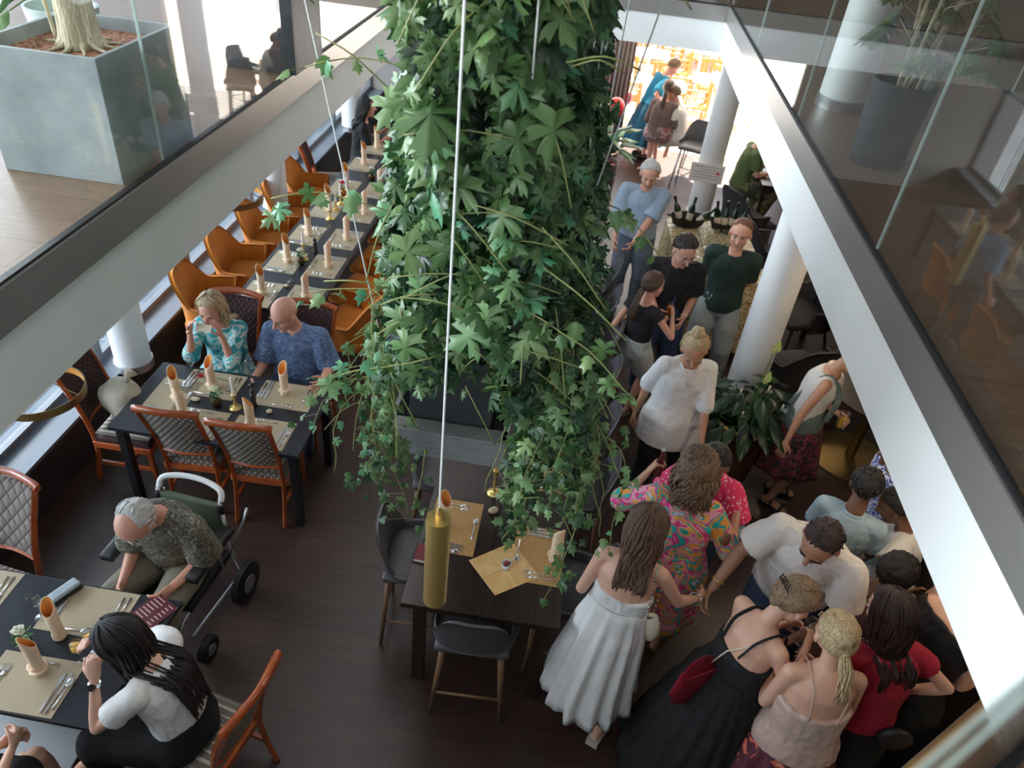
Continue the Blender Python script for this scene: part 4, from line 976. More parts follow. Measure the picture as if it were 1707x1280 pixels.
def straps(q, m, w_=.005, cross=False, t=.40, name='strap'):
    for e in (-1, 1):
        a = q.Rt * e * .085 * q.s; s = q.s
        pts = curve([q.sp(t - .06, .140 * q.w) + a * .9, q.sp(.45, .10 * q.w) + a, q.sp(.505, .012) + a * 1.05, q.sp(.465, -.098 * q.w) + a, q.sp(.40, -.116 * q.w) + a * .92, q.sp(t - .07, -.122 * q.w) + a * .8], 3)
        obj(name, MB().tube(pts, [(w_, .003)] * len(pts), 6, up=q.T), m, q.o, smooth=True)
def trousers(q, m, upto=1.0, infl=.014, name='trousers', wide=1.15, belt=None, vox=.010, waist=.06):
    s = q.s; mb = MB(); lr = q.lr; pts = []; rd = []
    for t, a, b in q.rings:
        if t > waist: break
        pts.append(q.sp(t)); rd.append((max(a, .15) * q.w * s + infl, max(b, .10) * q.w * s + infl))
    mb.tube(pts + [q.sp(waist + .02)], rd + [(.150 * q.w * s + infl, .108 * q.w * s + infl)], 20, up=q.F)
    for e in (-1, 1):
        hip, K_, An = q.leg[e][:3]; u = min(1, upto * 2) if upto < .5 else 1
        mb.tube([hip, lerp(hip, K_, .5 * u), lerp(hip, K_, u)], [lr * 1.1 + infl, lr * wide * .95 + infl, lr * (.75 if u == 1 else .9) * wide + infl], 14, round_=True)
        if upto > .5: v = (upto - .5) * 2; mb.tube([K_, lerp(K_, An, v * .5), lerp(K_, An, v)], [lr * .74 * wide + infl, lr * .72 * wide + infl * .8, lr * .60 * wide + infl * .8], 14)
    me = remeshed(mb, name, vox, 3)
    crease(me, .006)
    obj(name, me, m, q.o)
    if belt: obj('belt', MB().tube([q.sp(.055), q.sp(.085)], [(.152 * q.w * s + infl + .006, .112 * q.w * s + infl + .006)] * 2, 24, up=q.F), belt, q.o, auto=40)
def skirt(q, m, hem, r1, t=.12, folds=14, amp=.02, name='skirt', rx=1.0, sway=(0, 0), ease=1.0, hip=.19, infl=.012, n=96, tiers=0):
    """cloth falling from the waist to hem height"""
    s = q.s; k = 16; c0 = q.sp(t); vs = []; a0 = (.138 * q.w * s + infl, .104 * q.w * s + infl); rnd = random.Random(int(r1 * 1e4)); ph = [rnd.random() * 6 for _ in range(4)]
    for i in range(k + 1):
        v = i / k; z = c0.z + (hem - c0.z) * v; drop = c0.z - z
        cx = lerp(c0.x, q.P.x + sway[0], min(1, v * 1.3)) if drop > 0 else c0.x; cy = lerp(c0.y, q.P.y + sway[1], min(1, v * 1.3))
        hr = min(1, drop / (.2 * s)); rA = lerp(a0[0], max(hip * q.w * s, .05), hr ** .8 if hr < 1 else 1) ; rB = lerp(a0[1], hip * q.w * s * .78, hr ** .8 if hr < 1 else 1)
        e = max(0, (v - .12) / .88) ** ease; rA = lerp(rA, r1 * rx, e); rB = lerp(rB, r1, e)
        for j in range(n):
            a = 2 * PI * j / n; fz = amp * v ** .8 * (math.sin(folds * a + ph[0] + .6 * math.sin(3 * a + ph[1])) + .5 * math.sin(folds * 1.7 * a + ph[2] + v))
            if tiers: fz += .015 * math.sin(min(1, (v * tiers) % 1) * PI * .9)
            vs.append((cx + (rA + fz) * math.cos(a), cy + (rB + fz) * math.sin(a), z + .01 * math.sin(3 * a + ph[3]) * v))
    fs = [(i * n + j, (i + 1) * n + j, (i + 1) * n + (j + 1) % n, i * n + (j + 1) % n) for i in range(k) for j in range(n)]
    return obj(name, MB().add(vs, fs), m, q.o, smooth=True, solid=.004)
def lapcloth(q, m, upto=.9, infl=.03, name='skirt', vox=.012):
    """skirt of a seated person: covers pelvis and both thighs"""
    mb = MB(); s = q.s; lr = q.lr
    mb.tube([q.sp(-.07), q.sp(.02), q.sp(.12)], [(.18 * q.w * s, .14 * q.w * s), (.175 * q.w * s + .01, .13 * q.w * s), (.145 * q.w * s + .012, .108 * q.w * s + .012)], 18, up=q.F)
    hs_ = [q.leg[e][0] for e in (-1, 1)]; ks = [lerp(q.leg[e][0], q.leg[e][1], upto) for e in (-1, 1)]
    for a in (0, .25, .5, .75, 1): mb.tube([lerp(hs_[0], hs_[1], a), lerp(ks[0], ks[1], a)], [lr * 1.1 + infl, lr * .85 + infl], 12, round_=True)
    if upto >= .9:
        for a in (0, .5, 1): mb.tube([lerp(ks[0], ks[1], a), lerp(lerp(ks[0], ks[1], a), lerp(q.leg[-1][2], q.leg[1][2], a), .5)], [lr * .8 + infl, lr * .9 + infl], 12)
    me = remeshed(mb, name, vox, 4)
    crease(me, .010)
    return obj(name, me, m, q.o)
def shoes(q, m='black', kind='shoe', sole=None):
    s = q.s
    for e in (-1, 1):
        An, fd = q.leg[e][2], q.leg[e][3]; f = MB(); z0 = An.z - .075 * s
        b = V((An.x, An.y, z0)) 
        up = V((0, 0, 1))
        if kind == 'shoe':
            f.tube([b - fd * .065 * s + up * .045, b + fd * .02 * s + up * .05, b + fd * .11 * s + up * .036, b + fd * .19 * s + up * .026], [(.036, .045), (.042, .05), (.046, .036), (.036, .024)], 14, up=(0, 0, 1), round_=True)
            for i, v in enumerate(f.v): f.v[i] = (v[0], v[1], max(v[2], z0 + .004))
            obj('shoe', f, m, q.o, smooth=True)
        else:
            hw = .05 if kind == 'wedge' else .015; sd = fd.cross(up)
            pr = [(-.075, .036), (0, .04), (.08, .046), (.15, .044), (.19, .025)]; vs = []
            for y, w_ in pr:
                for sx in (-1, 1): vs.append(b + fd * y * s + sd * sx * w_ + up * (hw * max(0, 1 - (y + .07) / .24) * .9 + .012)); vs.append(b + fd * y * s + sd * sx * w_ + up * -.0)
            fs = []
            for i in range(4): o_ = i * 4; fs += [(o_, o_ + 2, o_ + 6, o_ + 4), (o_ + 1, o_ + 5, o_ + 7, o_ + 3), (o_, o_ + 4, o_ + 5, o_ + 1), (o_ + 2, o_ + 3, o_ + 7, o_ + 6)]
            fs += [(0, 1, 3, 2), (16, 18, 19, 17)]; f.add(vs, fs)
            so = obj('sandal', f, sole or m, q.o)
            st = MB()
            for y in (.03, .12): st.tube([b + fd * y * s - sd * .045 + up * .02, b + fd * y * s - sd * .03 + up * (.075 if y < .1 else .055), b + fd * y * s + sd * .03 + up * (.075 if y < .1 else .055), b + fd * y * s + sd * .045 + up * .02], [(.010, .003)] * 4, 6, up=(0, 0, 1))
            st.tube([An + (fd * math.cos(a) + sd * math.sin(a)) * .043 * s - up * .01 for a in [i * PI / 6 for i in range(13)]], .004, 6)
            obj('sandal_strap', st, m, so, smooth=True)
def watch(q, e, m='lash', strap='cream', big=True):
    sh, E_, Wr, d, pz = q.arm[e]; c = lerp(E_, Wr, .93); u = -pz
    t = obj('wristwatch', MB().tube([c - d * .009, c + d * .009], .030 * q.s, 14), strap, q.o, auto=40)
    if big: obj('watch_face', MB().tube([c + u * .026, c + u * .036], .017, 10), m, t, auto=40)
def bracelet(q, e, m='brass', v=.9): sh, E_, Wr, d, pz = q.arm[e]; c = lerp(E_, Wr, v); n1 = d.orthogonal().normalized(); n2 = d.cross(n1); obj('bracelet', MB().tube([c + (n1 * math.cos(a) + n2 * math.sin(a)) * .036 for a in [i * PI / 8 for i in range(17)]], .004, 6), m, q.o, smooth=True)
def P(label, loc, yaw, S, WL=None, WR=None, EL=None, ER=None, WfL=None, WfR=None, **k):
    """person() with hand, elbow-pole and foot targets given in room coordinates"""
    if WL: k['hL'] = w2l(loc, yaw, WL)
    if WR: k['hR'] = w2l(loc, yaw, WR)
    if WfL: k['fL'] = w2l(loc, yaw, WfL)
    if WfR: k['fR'] = w2l(loc, yaw, WfR)
    return person(label, loc, yaw, S, **k)
def hand_pt(q, e, f=.075, up=0):
    """room position of the palm of hand e"""
    sh, E_, Wr, d, pz = q.arm[e]; p = Wr + d * f + pz * .028 + V((0, 0, up)); c, s = math.cos(q.rz), math.sin(q.rz)
    return V((q.o.location.x + p.x * c - p.y * s, q.o.location.y + p.x * s + p.y * c, p.z))
def world(q, p): c, s = math.cos(q.rz), math.sin(q.rz); return V((q.o.location.x + p.x * c - p.y * s, q.o.location.y + p.x * s + p.y * c, p.z))
def w2l(q_loc, yaw, p):
    c, s = math.cos(-R(yaw)), math.sin(-R(yaw)); x, y = p[0] - q_loc[0], p[1] - q_loc[1]; return V((x * c - y * s, x * s + y * c, p[2]))

BLK = ((.012, .010, .010), (.03, .024, .022)); BRN = ((.07, .038, .022), (.15, .085, .05)); BLD = ((.42, .29, .14), (.72, .56, .34)); WHT = ((.55, .53, .50), (.75, .73, .70)); RED = ((.16, .065, .03), (.24, .11, .05)); LBR = ((.17, .10, .055), (.36, .25, .15))
M['turq'] = mat_pattern('turquoise_white_print', [(.03, .30, .36), (.05, .42, .48), (.66, .72, .66), (.10, .48, .52), (.70, .76, .70)], 11, dist=1.2)
M['bluepat'] = mat_pattern('fine_blue_print', [(.05, .09, .20), (.17, .25, .42), (.42, .48, .60)], 60, 'noise', dist=2)
M['hawaii'] = mat_pattern('leaf_print_grey_green', [(.05, .05, .035), (.16, .15, .11), (.07, .07, .05), (.30, .28, .21), (.42, .40, .32)], 16, dist=3.5)
M['floral'] = mat_pattern('bright_floral_print', [(.03, .42, .36), (.85, .32, .05), (.03, .45, .38), (.78, .05, .22), (.80, .35, .45), (.86, .40, .07), (.04, .40, .36), (.70, .68, .78), (.85, .10, .28)], 6.5, dist=1.5, bump=.15)
M['florals'] = mat_pattern('dark_floral_print', [(.015, .012, .015), (.03, .03, .03), (.30, .04, .06), (.02, .02, .02), (.42, .36, .33)], 20, dist=1.5)
M['wineflower'] = mat_pattern('wine_poppy_print', [(.09, .012, .025), (.11, .015, .03), (.09, .012, .025), (.65, .13, .08), (.80, .38, .24)], 13, dist=.8)
M['blueflor'] = mat_pattern('blue_white_floral', [(.75, .77, .80), (.03, .05, .32), (.72, .75, .80), (.03, .05, .34), (.75, .77, .8)], 22, dist=1)
M['pinkdot'] = mat_pattern('pink_dotted', [(.85, .45, .50), (.72, .03, .13)], 42, 'voronoi', pos=[0, .32])
M['camo'] = mat_pattern('green_camouflage', [(.03, .04, .02), (.10, .11, .05), (.20, .18, .09), (.05, .06, .03)], 9, dist=1.2)
M['mauve'] = mat('mauve_knit', (.16, .075, .07), .85, c2=(.26, .13, .12), scale=14)
def cl(n, c, rough=.85, **k):
    k.setdefault('bump', .8); k.setdefault('bscale', 11); M[n] = mat(n, c, rough, **k); return n
cl('cotton_white', (.78, .77, .75)); cl('cotton_offwhite', (.70, .66, .62)); cl('black_cloth', (.008, .008, .009)); cl('black_knit', (.014, .013, .015)); cl('lightblue', (.34, .44, .56), c2=(.30, .40, .52), scale=60)
cl('greyblue', (.12, .15, .20)); cl('jeans', (.035, .055, .11)); cl('darkgreen', (.020, .045, .035)); cl('lightgrey', (.36, .39, .38)); cl('denimlight', (.45, .50, .50), c2=(.52, .56, .54), scale=9); cl('satin', (.60, .42, .35), .32, sheen=.2)
cl('crimson', (.33, .008, .03)); cl('paleblue', (.36, .50, .58)); cl('khaki', (.22, .20, .15)); cl('teal', (.02, .22, .34)); cl('tealdk', (.015, .10, .16)); cl('taupetop', (.16, .11, .095)); cl('olivetee', (.10, .14, .05)); cl('denimsleeve', (.17, .28, .36)); cl('greygreen', (.16, .21, .18), c2=(.11, .15, .13), scale=9); cl('cobalt', (.05, .13, .36)); cl('skyshirt', (.25, .40, .62)); cl('winered', (.11, .008, .02), .5); cl('peach', (.60, .28, .18))

# --- the couple at the family table
q = P('woman with loose blonde hair in a turquoise print dress photographing the table', (-2.62, 4.80), 180, 1.68, fem=True, tone='pink', w=1.1, hair=('long',) + BLD + ('blonde', .30),
      pelvis=(0, 0, .54), lean=(8, 0), head=(0, 14, 0), WL=(-2.50, 4.52, 1.03), WR=(-2.74, 4.50, 1.03), fL=(-.13, .42, .08), fR=(.13, .42, .08), curl=(.35, .5))
shirt(q, 'turq', -.10, .485, .016, 1.2, 1.7, name='dress_bodice'); lapcloth(q, 'turq', 1.0, name='dress_skirt'); shoes(q, 'cream', 'flat')
obj('necklace', MB().tube([q.sp(.47, .11) + q.Rt * .06 * math.cos(a) - V((0, 0, .04)) * math.sin(a) + q.F * .03 * math.sin(a) for a in [i * PI / 8 for i in range(9)]], .003, 5), 'brass', q.o)
a, b = hand_pt(q, -1), hand_pt(q, 1); c = (a + b) / 2
t = thing('smartphone', 'phone held flat in both hands by the woman in turquoise', 'phone', c); obj('body', MB().box(-.062, .062, -.03, .03, -.004, .004), 'cream', t, bevel=.003); obj('camera_bump', MB().box(.045, .068, -.028, .0, -.006, -.004), 'black', t); t.rotation_euler = (R(55), 0, 0)
q = P('bald man in a fine blue print shirt sitting at the family table', (-2.02, 4.82), 180, 1.76, tone='pink', w=1.15, hair=('none', (.2, .12, .08), (.2, .12, .08)), pelvis=(0, 0, .54), lean=(6, 0), head=(-28, 18, 0),
      WL=(-1.72, 4.50, .77), WR=(-2.26, 4.46, .70), fL=(-.14, .42, .08), fR=(.14, .42, .08), glasses=False)
shirt(q, 'bluepat', -.12, .485, .020, .95, 1.75, belly=.05, collar='bluepat'); trousers(q, 'jeans'); shoes(q)
# --- wheelchair
q = P('white haired man in a leaf print shirt sitting in the wheelchair', (-2.08, 2.86), 174, 1.74, tone='pink', w=1.12, hair=('fringe',) + WHT + ('white',), pelvis=(0, 0, .58), lean=(17, -3), head=(-12, 44, -8),
      WR=(-2.24, 2.50, .68), WL=(-1.93, 2.50, .72), fL=(-.12, .50, .2), fR=(.12, .50, .2), glasses=True)
shirt(q, 'hawaii', -.12, .485, .022, .95, 1.9, belly=.06, collar='hawaii'); trousers(q, 'khaki'); shoes(q)
obj('white_beard', MB().ell((0, .055, -.085), (.045, .04, .035), 14, 9, q.X), q.hm, q.o, smooth=True)
# --- dark haired woman at the near table
q = P('woman with long dark half-up hair in a white top at the near table', (-1.56, 1.83), 88, 1.68, fem=True, tone='fair', w=1.08, hair=('long',) + BLK + ('black', .50), pelvis=(0, 0, .55), lean=(15, 4), head=(8, 24, 0),
      WR=(-1.99, 2.0, .93), WL=(-1.88, 1.74, 1.0), fL=(-.12, .36, .08), fR=(.12, .36, .08), eL=(-.5, .2, -1), eR=(.6, .0, -.6), curl=(.9, .7))
shirt(q, 'cotton_white', .09, .485, .018, .62, 1.5, name='blouse'); lapcloth(q, 'black_cloth', 1.0, name='black_trousers'); shoes(q); watch(q, -1, 'lash', 'steel')
# --- seated figure at the lower left corner
q = P('person in a black sprigged dress with folded hands at the bottom left corner', (-2.34, 1.17), 4, 1.66, fem=True, tone='fair', w=1.15, hair=('long',) + BRN + ('brown', .3), pelvis=(0, 0, .54), lean=(4, 0),
      WL=(-2.30, 1.52, .68), WR=(-2.22, 1.50, .70), fL=(-.14, .45, .08), fR=(.16, .45, .08), curl=(.8, .8))
shirt(q, M.setdefault('sprig', mat_pattern('black_sprigged', [(.01, .01, .012), (.012, .012, .014), (.35, .33, .3)], 45, dist=1)), -.08, .485, .016, .7, 1.3, name='bodice'); lapcloth(q, 'black_cloth', .75)
dup(c0, (-2.36, 1.12, 0), R(4), 'cherry chair under the person at the bottom left corner')
# --- standing at the back
q = P('white haired man in a pale blue shirt standing beside the high table', (.74, 7.60), 172, 1.80, tone='pink', w=1.12, hair=('short',) + WHT + ('white',), head=(5, 16, 0), WR=(.50, 7.36, .97), WL=(.68, 7.26, .96), fL=(-.12, .02, .08), fR=(.10, .05, .08), glasses=False, lean=(3, 0), vox=.009)
shirt(q, 'lightblue', -.02, .485, .022, .9, 1.7, belly=.05, collar='lightblue'); trousers(q, 'greyblue', belt='black', waist=.09); shoes(q); watch(q, -1, 'white', 'alu')
q = P('dark haired man in a black polo shirt talking to the girl', (.98, 6.04), 176, 1.78, tone='pink', w=1.1, hair=('short', (.02, .012, .01), (.045, .028, .02), 'espresso'), head=(22, 24, 0), WL=(1.12, 5.82, 1.02), WR=(.86, 5.72, 1.10), lean=(4, 0), glasses=True, curl=(.6, .9))
shirt(q, 'black_knit', -.08, .485, .02, .8, 1.6, collar='black_knit'); trousers(q, 'jeans'); shoes(q); watch(q, -1)
q = P('red haired young man in a dark green T-shirt, hands behind his back', (1.52, 6.36), 168, 1.80, tone='pink', w=1.02, hair=('buzz',) + RED + ('ginger',), head=(-4, 4, 0), hL=(-.06, -.19, .93), hR=(.06, -.19, .93), eL=(-1, .1, .1), eR=(1, .1, .1), fL=(-.14, 0, .08), fR=(.14, 0, .08))
shirt(q, 'darkgreen', -.10, .485, .018, .75, 1.6, name='t_shirt'); trousers(q, 'lightgrey', wide=1.3); shoes(q, 'khaki')
q = P('girl with a brown ponytail in a black top and pale denim shorts', (.74, 5.62), -38, 1.50, fem=True, tone='pink', w=.92, hair=('pony',) + BRN + ('brown', .30), head=(-10, 4, 0), WR=(1.0, 5.68, 1.10), WL=(.62, 5.80, .95), WfL=(.62, 5.86, .075), WfR=(.79, 5.64, .075), curl=(.6, .9), eR=(1, -.3, -1))
shirt(q, 'black_knit', .02, .485, .014, .25, 1.25, name='top', bust=False); trousers(q, 'denimlight', .30, .022, 'shorts', 1.35, waist=.10); shoes(q, 'lash', 'flat', 'khaki'); pg = hand_pt(q, 1)
# --- woman with the bun
q = P('woman with a blonde top bun in a loose white tunic and black trousers', (1.0, 4.58), 186, 1.72, fem=True, tone='tan', w=1.16, hair=('bun',) + BLD + ('blonde',), head=(-8, 26, 4), WR=(.72, 4.60, .86), WL=(1.20, 4.30, .86), fL=(-.12, -.05, .08), fR=(.14, .0, .08), lean=(2, 0))
shirt(q, 'cotton_white', -.10, .487, .018, 1.15, 1.5, flare=.10, drop=.16, name='tunic'); trousers(q, 'black_cloth'); shoes(q); neckline(q, .13, m='cotton_white')
# --- woman with the drink by the peace lily
q = P('woman in a cream sleeveless top with green strap holding an orange drink', (2.03, 4.80), -112, 1.68, fem=True, tone='tan', w=1.08, hair=('up', (.02, .010, .008), (.05, .02, .018), 'darkbrown'), head=(4, 22, 0), WR=(1.86, 4.52, .82), WL=(2.20, 4.64, 1.08), lean=(8, 0), curl=(.8, .3))
shirt(q, 'cotton_offwhite', .0, .487, .02, 0, name='top'); skirt(q, 'florals', .42, .26, .08, 9, .012, hip=.19); obj('tied_jacket', MB().tube([q.sp(.0), q.sp(.09)], [(.20, .16), (.17, .14)], 20, up=q.F, round_=True), 'greygreen', q.o, smooth=True)
obj('bag_strap', MB().tube(curve([q.sp(.12, -.14) + q.Rt * .1, q.sp(.45, -.05) + q.Rt * .11, q.sp(.485, .03) + q.Rt * .10, q.sp(.36, .15) + q.Rt * .09, q.sp(.1, .16) + q.Rt * .08], 3), [(.022, .004)] * 13, 6, up=q.Rt), 'greygreen', q.o); shoes(q, 'black', 'flat'); pt_ = hand_pt(q, -1)
# --- embrace
q = P('woman with curly brown hair in a bright floral dress embracing another woman', (.90, 3.16), -14, 1.70, fem=True, tone='tan', w=1.24, hair=('curly', (.06, .03, .018), (.30, .18, .10), 'curlybrown', .20), head=(-12, 4, 0), WL=(.68, 3.36, 1.36), WR=(1.25, 3.30, 1.22), lean=(3, 0), curl=(.9, .4), eL=(-.4, -.4, -1), eR=(.5, -.6, -1))
shirt(q, 'floral', -.05, .487, .024, 1.22, 1.6, name='dress_bodice'); skirt(q, 'floral', .45, .26, .16, 8, .012, hip=.205, infl=.02); shoes(q, 'brass_dk', 'wedge'); pc = hand_pt(q, -1)
q = P('dark haired woman in a pink dotted top hugged by the woman in floral', (1.10, 3.52), 158, 1.64, fem=True, tone='brown', w=1.08, hair=('up', BLK[0], BLK[1], 'black'), head=(8, 10, 0), WL=(1.20, 3.12, 1.18), WR=(.74, 3.28, 1.18), lean=(10, 0), curl=(.4, .4), vox=.009)
shirt(q, 'pinkdot', .0, .487, .028, .7, 2.2, name='blouse'); trousers(q, 'jeans'); shoes(q); bracelet(q, -1)
sh, E_, Wr = q.arm[-1][:3]; obj('denim_sleeve', MB().tube([lerp(sh, E_, .5), E_, lerp(E_, Wr, .55)], [.062, .058, .05], 14, round_=True), 'denimsleeve', q.o, smooth=True)
# --- white dress and handshake
qd = P('woman in a strapless white dress seen from behind, shaking hands', (.57, 2.62), -14, 1.73, fem=True, tone='fair', w=1.06, hair=('long', (.085, .045, .028), (.20, .115, .07), 'chestnut', .30), head=(-16, 6, 0), WR=(1.03, 2.80, .98), WL=(.46, 2.88, 1.06), WfL=(.54, 2.54, .11), WfR=(.62, 2.42, .11), lean=(5, 2), curl=(.5, .75), eR=(.3, -.6, -1), eL=(-.3, -.4, -1))
shirt(qd, 'cotton_white', .02, .31, .012, None, name='dress_bodice'); skirt(qd, 'cotton_white', .30, .27, .20, 13, .022, hip=.175, sway=(-.04, -.05)); shoes(qd, 'satin', 'wedge', 'linen'); bracelet(qd, 1, 'steel')
bz = world(qd, qd.sp(.10, -.02) + qd.Rt * .19)
t = thing('shoulder_bag', 'tiny white bag on a silver chain at the white dress', 'bag', bz, R(-14)); obj('pouch', MB().tube([(0, 0, -.09), (0, 0, -.06), (0, 0, .03), (0, 0, .06)], [(.05, .02), (.062, .028), (.05, .024), (.035, .018)], 14, up=(0, 1, 0), round_=True), 'cream', t, smooth=True)
L_ = [w2l((bz.x, bz.y), -14, p) - V((0, 0, bz.z)) for p in (world(qd, qd.sp(.47, -.085) + qd.Rt * .13), world(qd, qd.sp(.30, -.145) + qd.Rt * .15))]
b = MB()
ch = curve([V((0, 0, .06)), L_[1], L_[0], L_[0] + V((0, .08, .02)), V((.0, .17, .22)), V((0, .05, .06))], 8)
for i, p in enumerate(ch): b.ell(p, (.0055, .0055, .009), 6, 4)
obj('chain', b, 'steel', t, smooth=True)
q = P('man in a white polo shirt bending forward to shake hands', (1.62, 3.06), 148, 1.84, tone='olive', w=1.18, hair=('buzz', (.02, .014, .01), (.05, .035, .025), 'darkbrown'), head=(-6, 26, 0), WR=(1.13, 2.90, .98), WL=(1.56, 2.66, .95), lean=(20, -6), belly=None if False else None) if False else \
    P('man in a white polo shirt bending forward to shake hands', (1.62, 3.06), 148, 1.84, tone='olive', w=1.18, hair=('buzz', (.02, .014, .01), (.05, .035, .025), 'darkbrown'), head=(-6, 26, 0), WR=(1.13, 2.90, .98), WL=(1.56, 2.66, .95), lean=(20, -6), curl=(.7, .8), eR=(.8, -.4, -.5), eL=(-1, -.3, -.2))
shirt(q, 'cotton_offwhite', -.14, .487, .022, .72, 1.7, belly=.05, collar='cotton_offwhite', name='polo_shirt'); trousers(q, 'jeans'); shoes(q); bracelet(q, 1, 'brass', .8)
mk = q.sp(.36, .125 * q.w) - q.Rt * .075; obj('chest_emblem', MB().tube([mk + q.Rt * .013 * math.cos(a) + q.T * .013 * math.sin(a) + q.F * .012 for a in [i * PI / 6 for i in range(13)]], .0025, 5), 'greyblue', q.o)
# --- black dress with the red bag
q = P('woman in a backless black tulle dress raising a glass, hair pinned up', (1.17, 2.36), -62, 1.70, fem=True, tone='fair', w=1.05, hair=('up',) + LBR + ('lightbrown',), head=(-14, 20, 0), WR=(1.50, 2.42, 1.18), WL=(1.42, 2.60, 1.12), lean=(10, 0), curl=(.8, .95), eR=(.7, -.5, -1))
shirt(q, 'black_knit', .0, .34, .014, None, name='dress_bodice'); skirt(q, 'black_cloth', .05, .42, .16, 20, .016, hip=.2, tiers=3); shoes(q); pb_ = hand_pt(q, 1)
straps(q, 'black_cloth', .009)
obj('necklace', MB().tube([q.sp(.485) + (q.Rt * math.cos(a) * .07 + q.F * math.sin(a) * .07) for a in [i * PI / 8 for i in range(17)]], .003, 5), 'brass', q.o)
b = MB(); 
for k_ in range(5): b.tube([(-.03 + .015 * k_, -.10, .05), (-.034 + .017 * k_, -.13, .07), (-.03 + .015 * k_, -.135, .10)], .004, 5, X=q.X)
obj('hair_claw', b, 'oakdk', q.o)
bz = V((.98, 2.29, .99))
t = thing('crossbody_bag', 'dark red leather bag hanging at the hip of the black dress', 'bag', bz, R(30)); obj('pouch', MB().tube([(0, 0, -.13), (0, 0, -.08), (0, 0, .06), (0, 0, .10)], [(.11, .022), (.135, .034), (.11, .028), (.09, .010)], 18, up=(0, 1, 0), round_=True), M.setdefault('redleather', mat('dark_red_leather', (.26, .015, .03), .4, bump=.2)), t, auto=50)
obj('flap', MB().tube([(0, -.032, .08), (0, -.036, -.03)], [(.10, .006), (.06, .006)], 12, up=(0, 1, 0)), 'redleather', t)
L_ = [w2l((bz.x, bz.y), 30, p) - V((0, 0, bz.z)) for p in (world(q, q.sp(.30, -.13)), world(q, q.sp(.47, -.085) + q.Rt * .10))]
obj('shoulder_strap', MB().tube([(0.06, 0, .09), L_[0], L_[1]], .004, 6), 'cream', t, smooth=True)
# --- blonde ponytail in satin
q = P('woman with a low blonde ponytail in a blush satin camisole', (1.50, 2.14), 2, 1.70, fem=True, tone='fair', w=1.08, hair=('pony', BLD[0], BLD[1], 'blonde', .24, (.03, 0, 0)), head=(4, 4, -4), WL=(1.38, 2.40, 1.0), WR=(1.62, 2.42, 1.02), lean=(6, 0), eL=(-.4, -.5, -1), eR=(.4, -.5, -1))
shirt(q, 'satin', -.10, .325, .018, None, flare=.05, name='camisole'); straps(q, 'satin', .004, t=.36); skirt(q, 'wineflower', .42, .30, .04, 10, .015, hip=.2, infl=.008); shoes(q, 'cream', 'flat')
# --- red top
q = P('woman with long dark hair in a crimson T-shirt, hand on hip', (1.86, 2.33), 14, 1.66, fem=True, tone='fair', w=1.12, hair=('long', (.018, .010, .010), (.06, .028, .025), 'darkbrown', .28), head=(16, 16, 0), WR=(2.05, 2.42, .98), WL=(1.72, 2.56, 1.0), lean=(8, 0), eR=(1, -.6, -.1))
shirt(q, 'crimson', -.06, .487, .018, .42, 1.5, name='t_shirt'); skirt(q, 'black_cloth', .4, .25, .04, 8, .01); shoes(q); straps(q, 'alu', .003, name='bag_chain')
bz = world(q, q.sp(.02, -.19) + q.Rt * .08)
t = thing('shoulder_bag', 'small round black bag on the back of the woman in crimson', 'bag', bz); obj('pouch', MB().ell((0, 0, 0), (.09, .04, .08), 18, 12), 'black', t, smooth=True); obj('zip', MB().tube([(-.08, 0, .03), (0, 0, .083), (.08, 0, .03)], .004, 5), 'steel', t)
# --- family group under the right gallery
q = P('boy with short black hair in a pale blue polo shirt, seen from behind', (1.97, 3.44), -30, 1.52, tone='brown', w=1.0, hair=('short', BLK[0], BLK[1], 'black'), head=(8, 16, 0), hL=(-.2, .1, .72), hR=(.2, .2, .8), vox=.009)
shirt(q, 'paleblue', -.10, .487, .018, .7, 1.5, name='polo_shirt', collar='paleblue'); trousers(q, 'jeans'); shoes(q)
q = P('child in a white blouse with puffed sleeves reaching forward', (2.40, 3.42), 70, 1.42, fem=True, tone='brown', hair=('up', BLK[0], BLK[1], 'black'), head=(0, 20, 0), WL=(2.02, 3.12, .86), WR=(2.1, 3.5, .9), lean=(14, 0), vox=.010, eL=(-1, 0, -.3))
shirt(q, 'cotton_white', .0, .487, .03, .6, 2.6, name='blouse', bust=False); skirt(q, 'cotton_offwhite', .45, .25, .08, 8, .015); shoes(q)
q = P('woman in a blue and white floral blouse half hidden by the gallery edge', (2.42, 3.84), 100, 1.62, fem=True, tone='brown', w=1.1, hair=('up', BLK[0], BLK[1], 'black'), WR=(2.2, 3.9, .9), WL=(2.16, 3.55, .88), lean=(14, 0), vox=.010)
shirt(q, 'blueflor', .0, .487, .025, .95, 2.2, name='blouse'); trousers(q, 'paleblue', wide=1.3); shoes(q)
q = P('girl with black hair in a mauve dress reaching to the right', (1.98, 2.93), -64, 1.34, fem=True, tone='brown', w=.98, hair=('mop', BLK[0], BLK[1], 'black'), head=(0, 10, 0), WR=(2.36, 2.98, 1.02), WL=(2.3, 3.1, .98), lean=(10, 0), vox=.009)
shirt(q, 'mauve', .05, .47, .016, 0, name='bodice', bust=False); skirt(q, 'mauve', .5, .26, .14, 9, .018, hip=.16, infl=.014); shoes(q); obj('hair_clip', MB().ell((.06, .02, .085), (.012, .012, .010), 8, 6, q.X), 'red', q.o)
q = P('woman in a black one-shoulder dress leaning towards the table at right', (2.16, 2.62), -70, 1.72, fem=True, tone='fair', w=1.3, hair=('up',) + BRN + ('brown',), head=(0, 20, 0), WL=(2.45, 2.95, 1.0), WR=(2.55, 2.6, .95), lean=(26, 0), vox=.010)
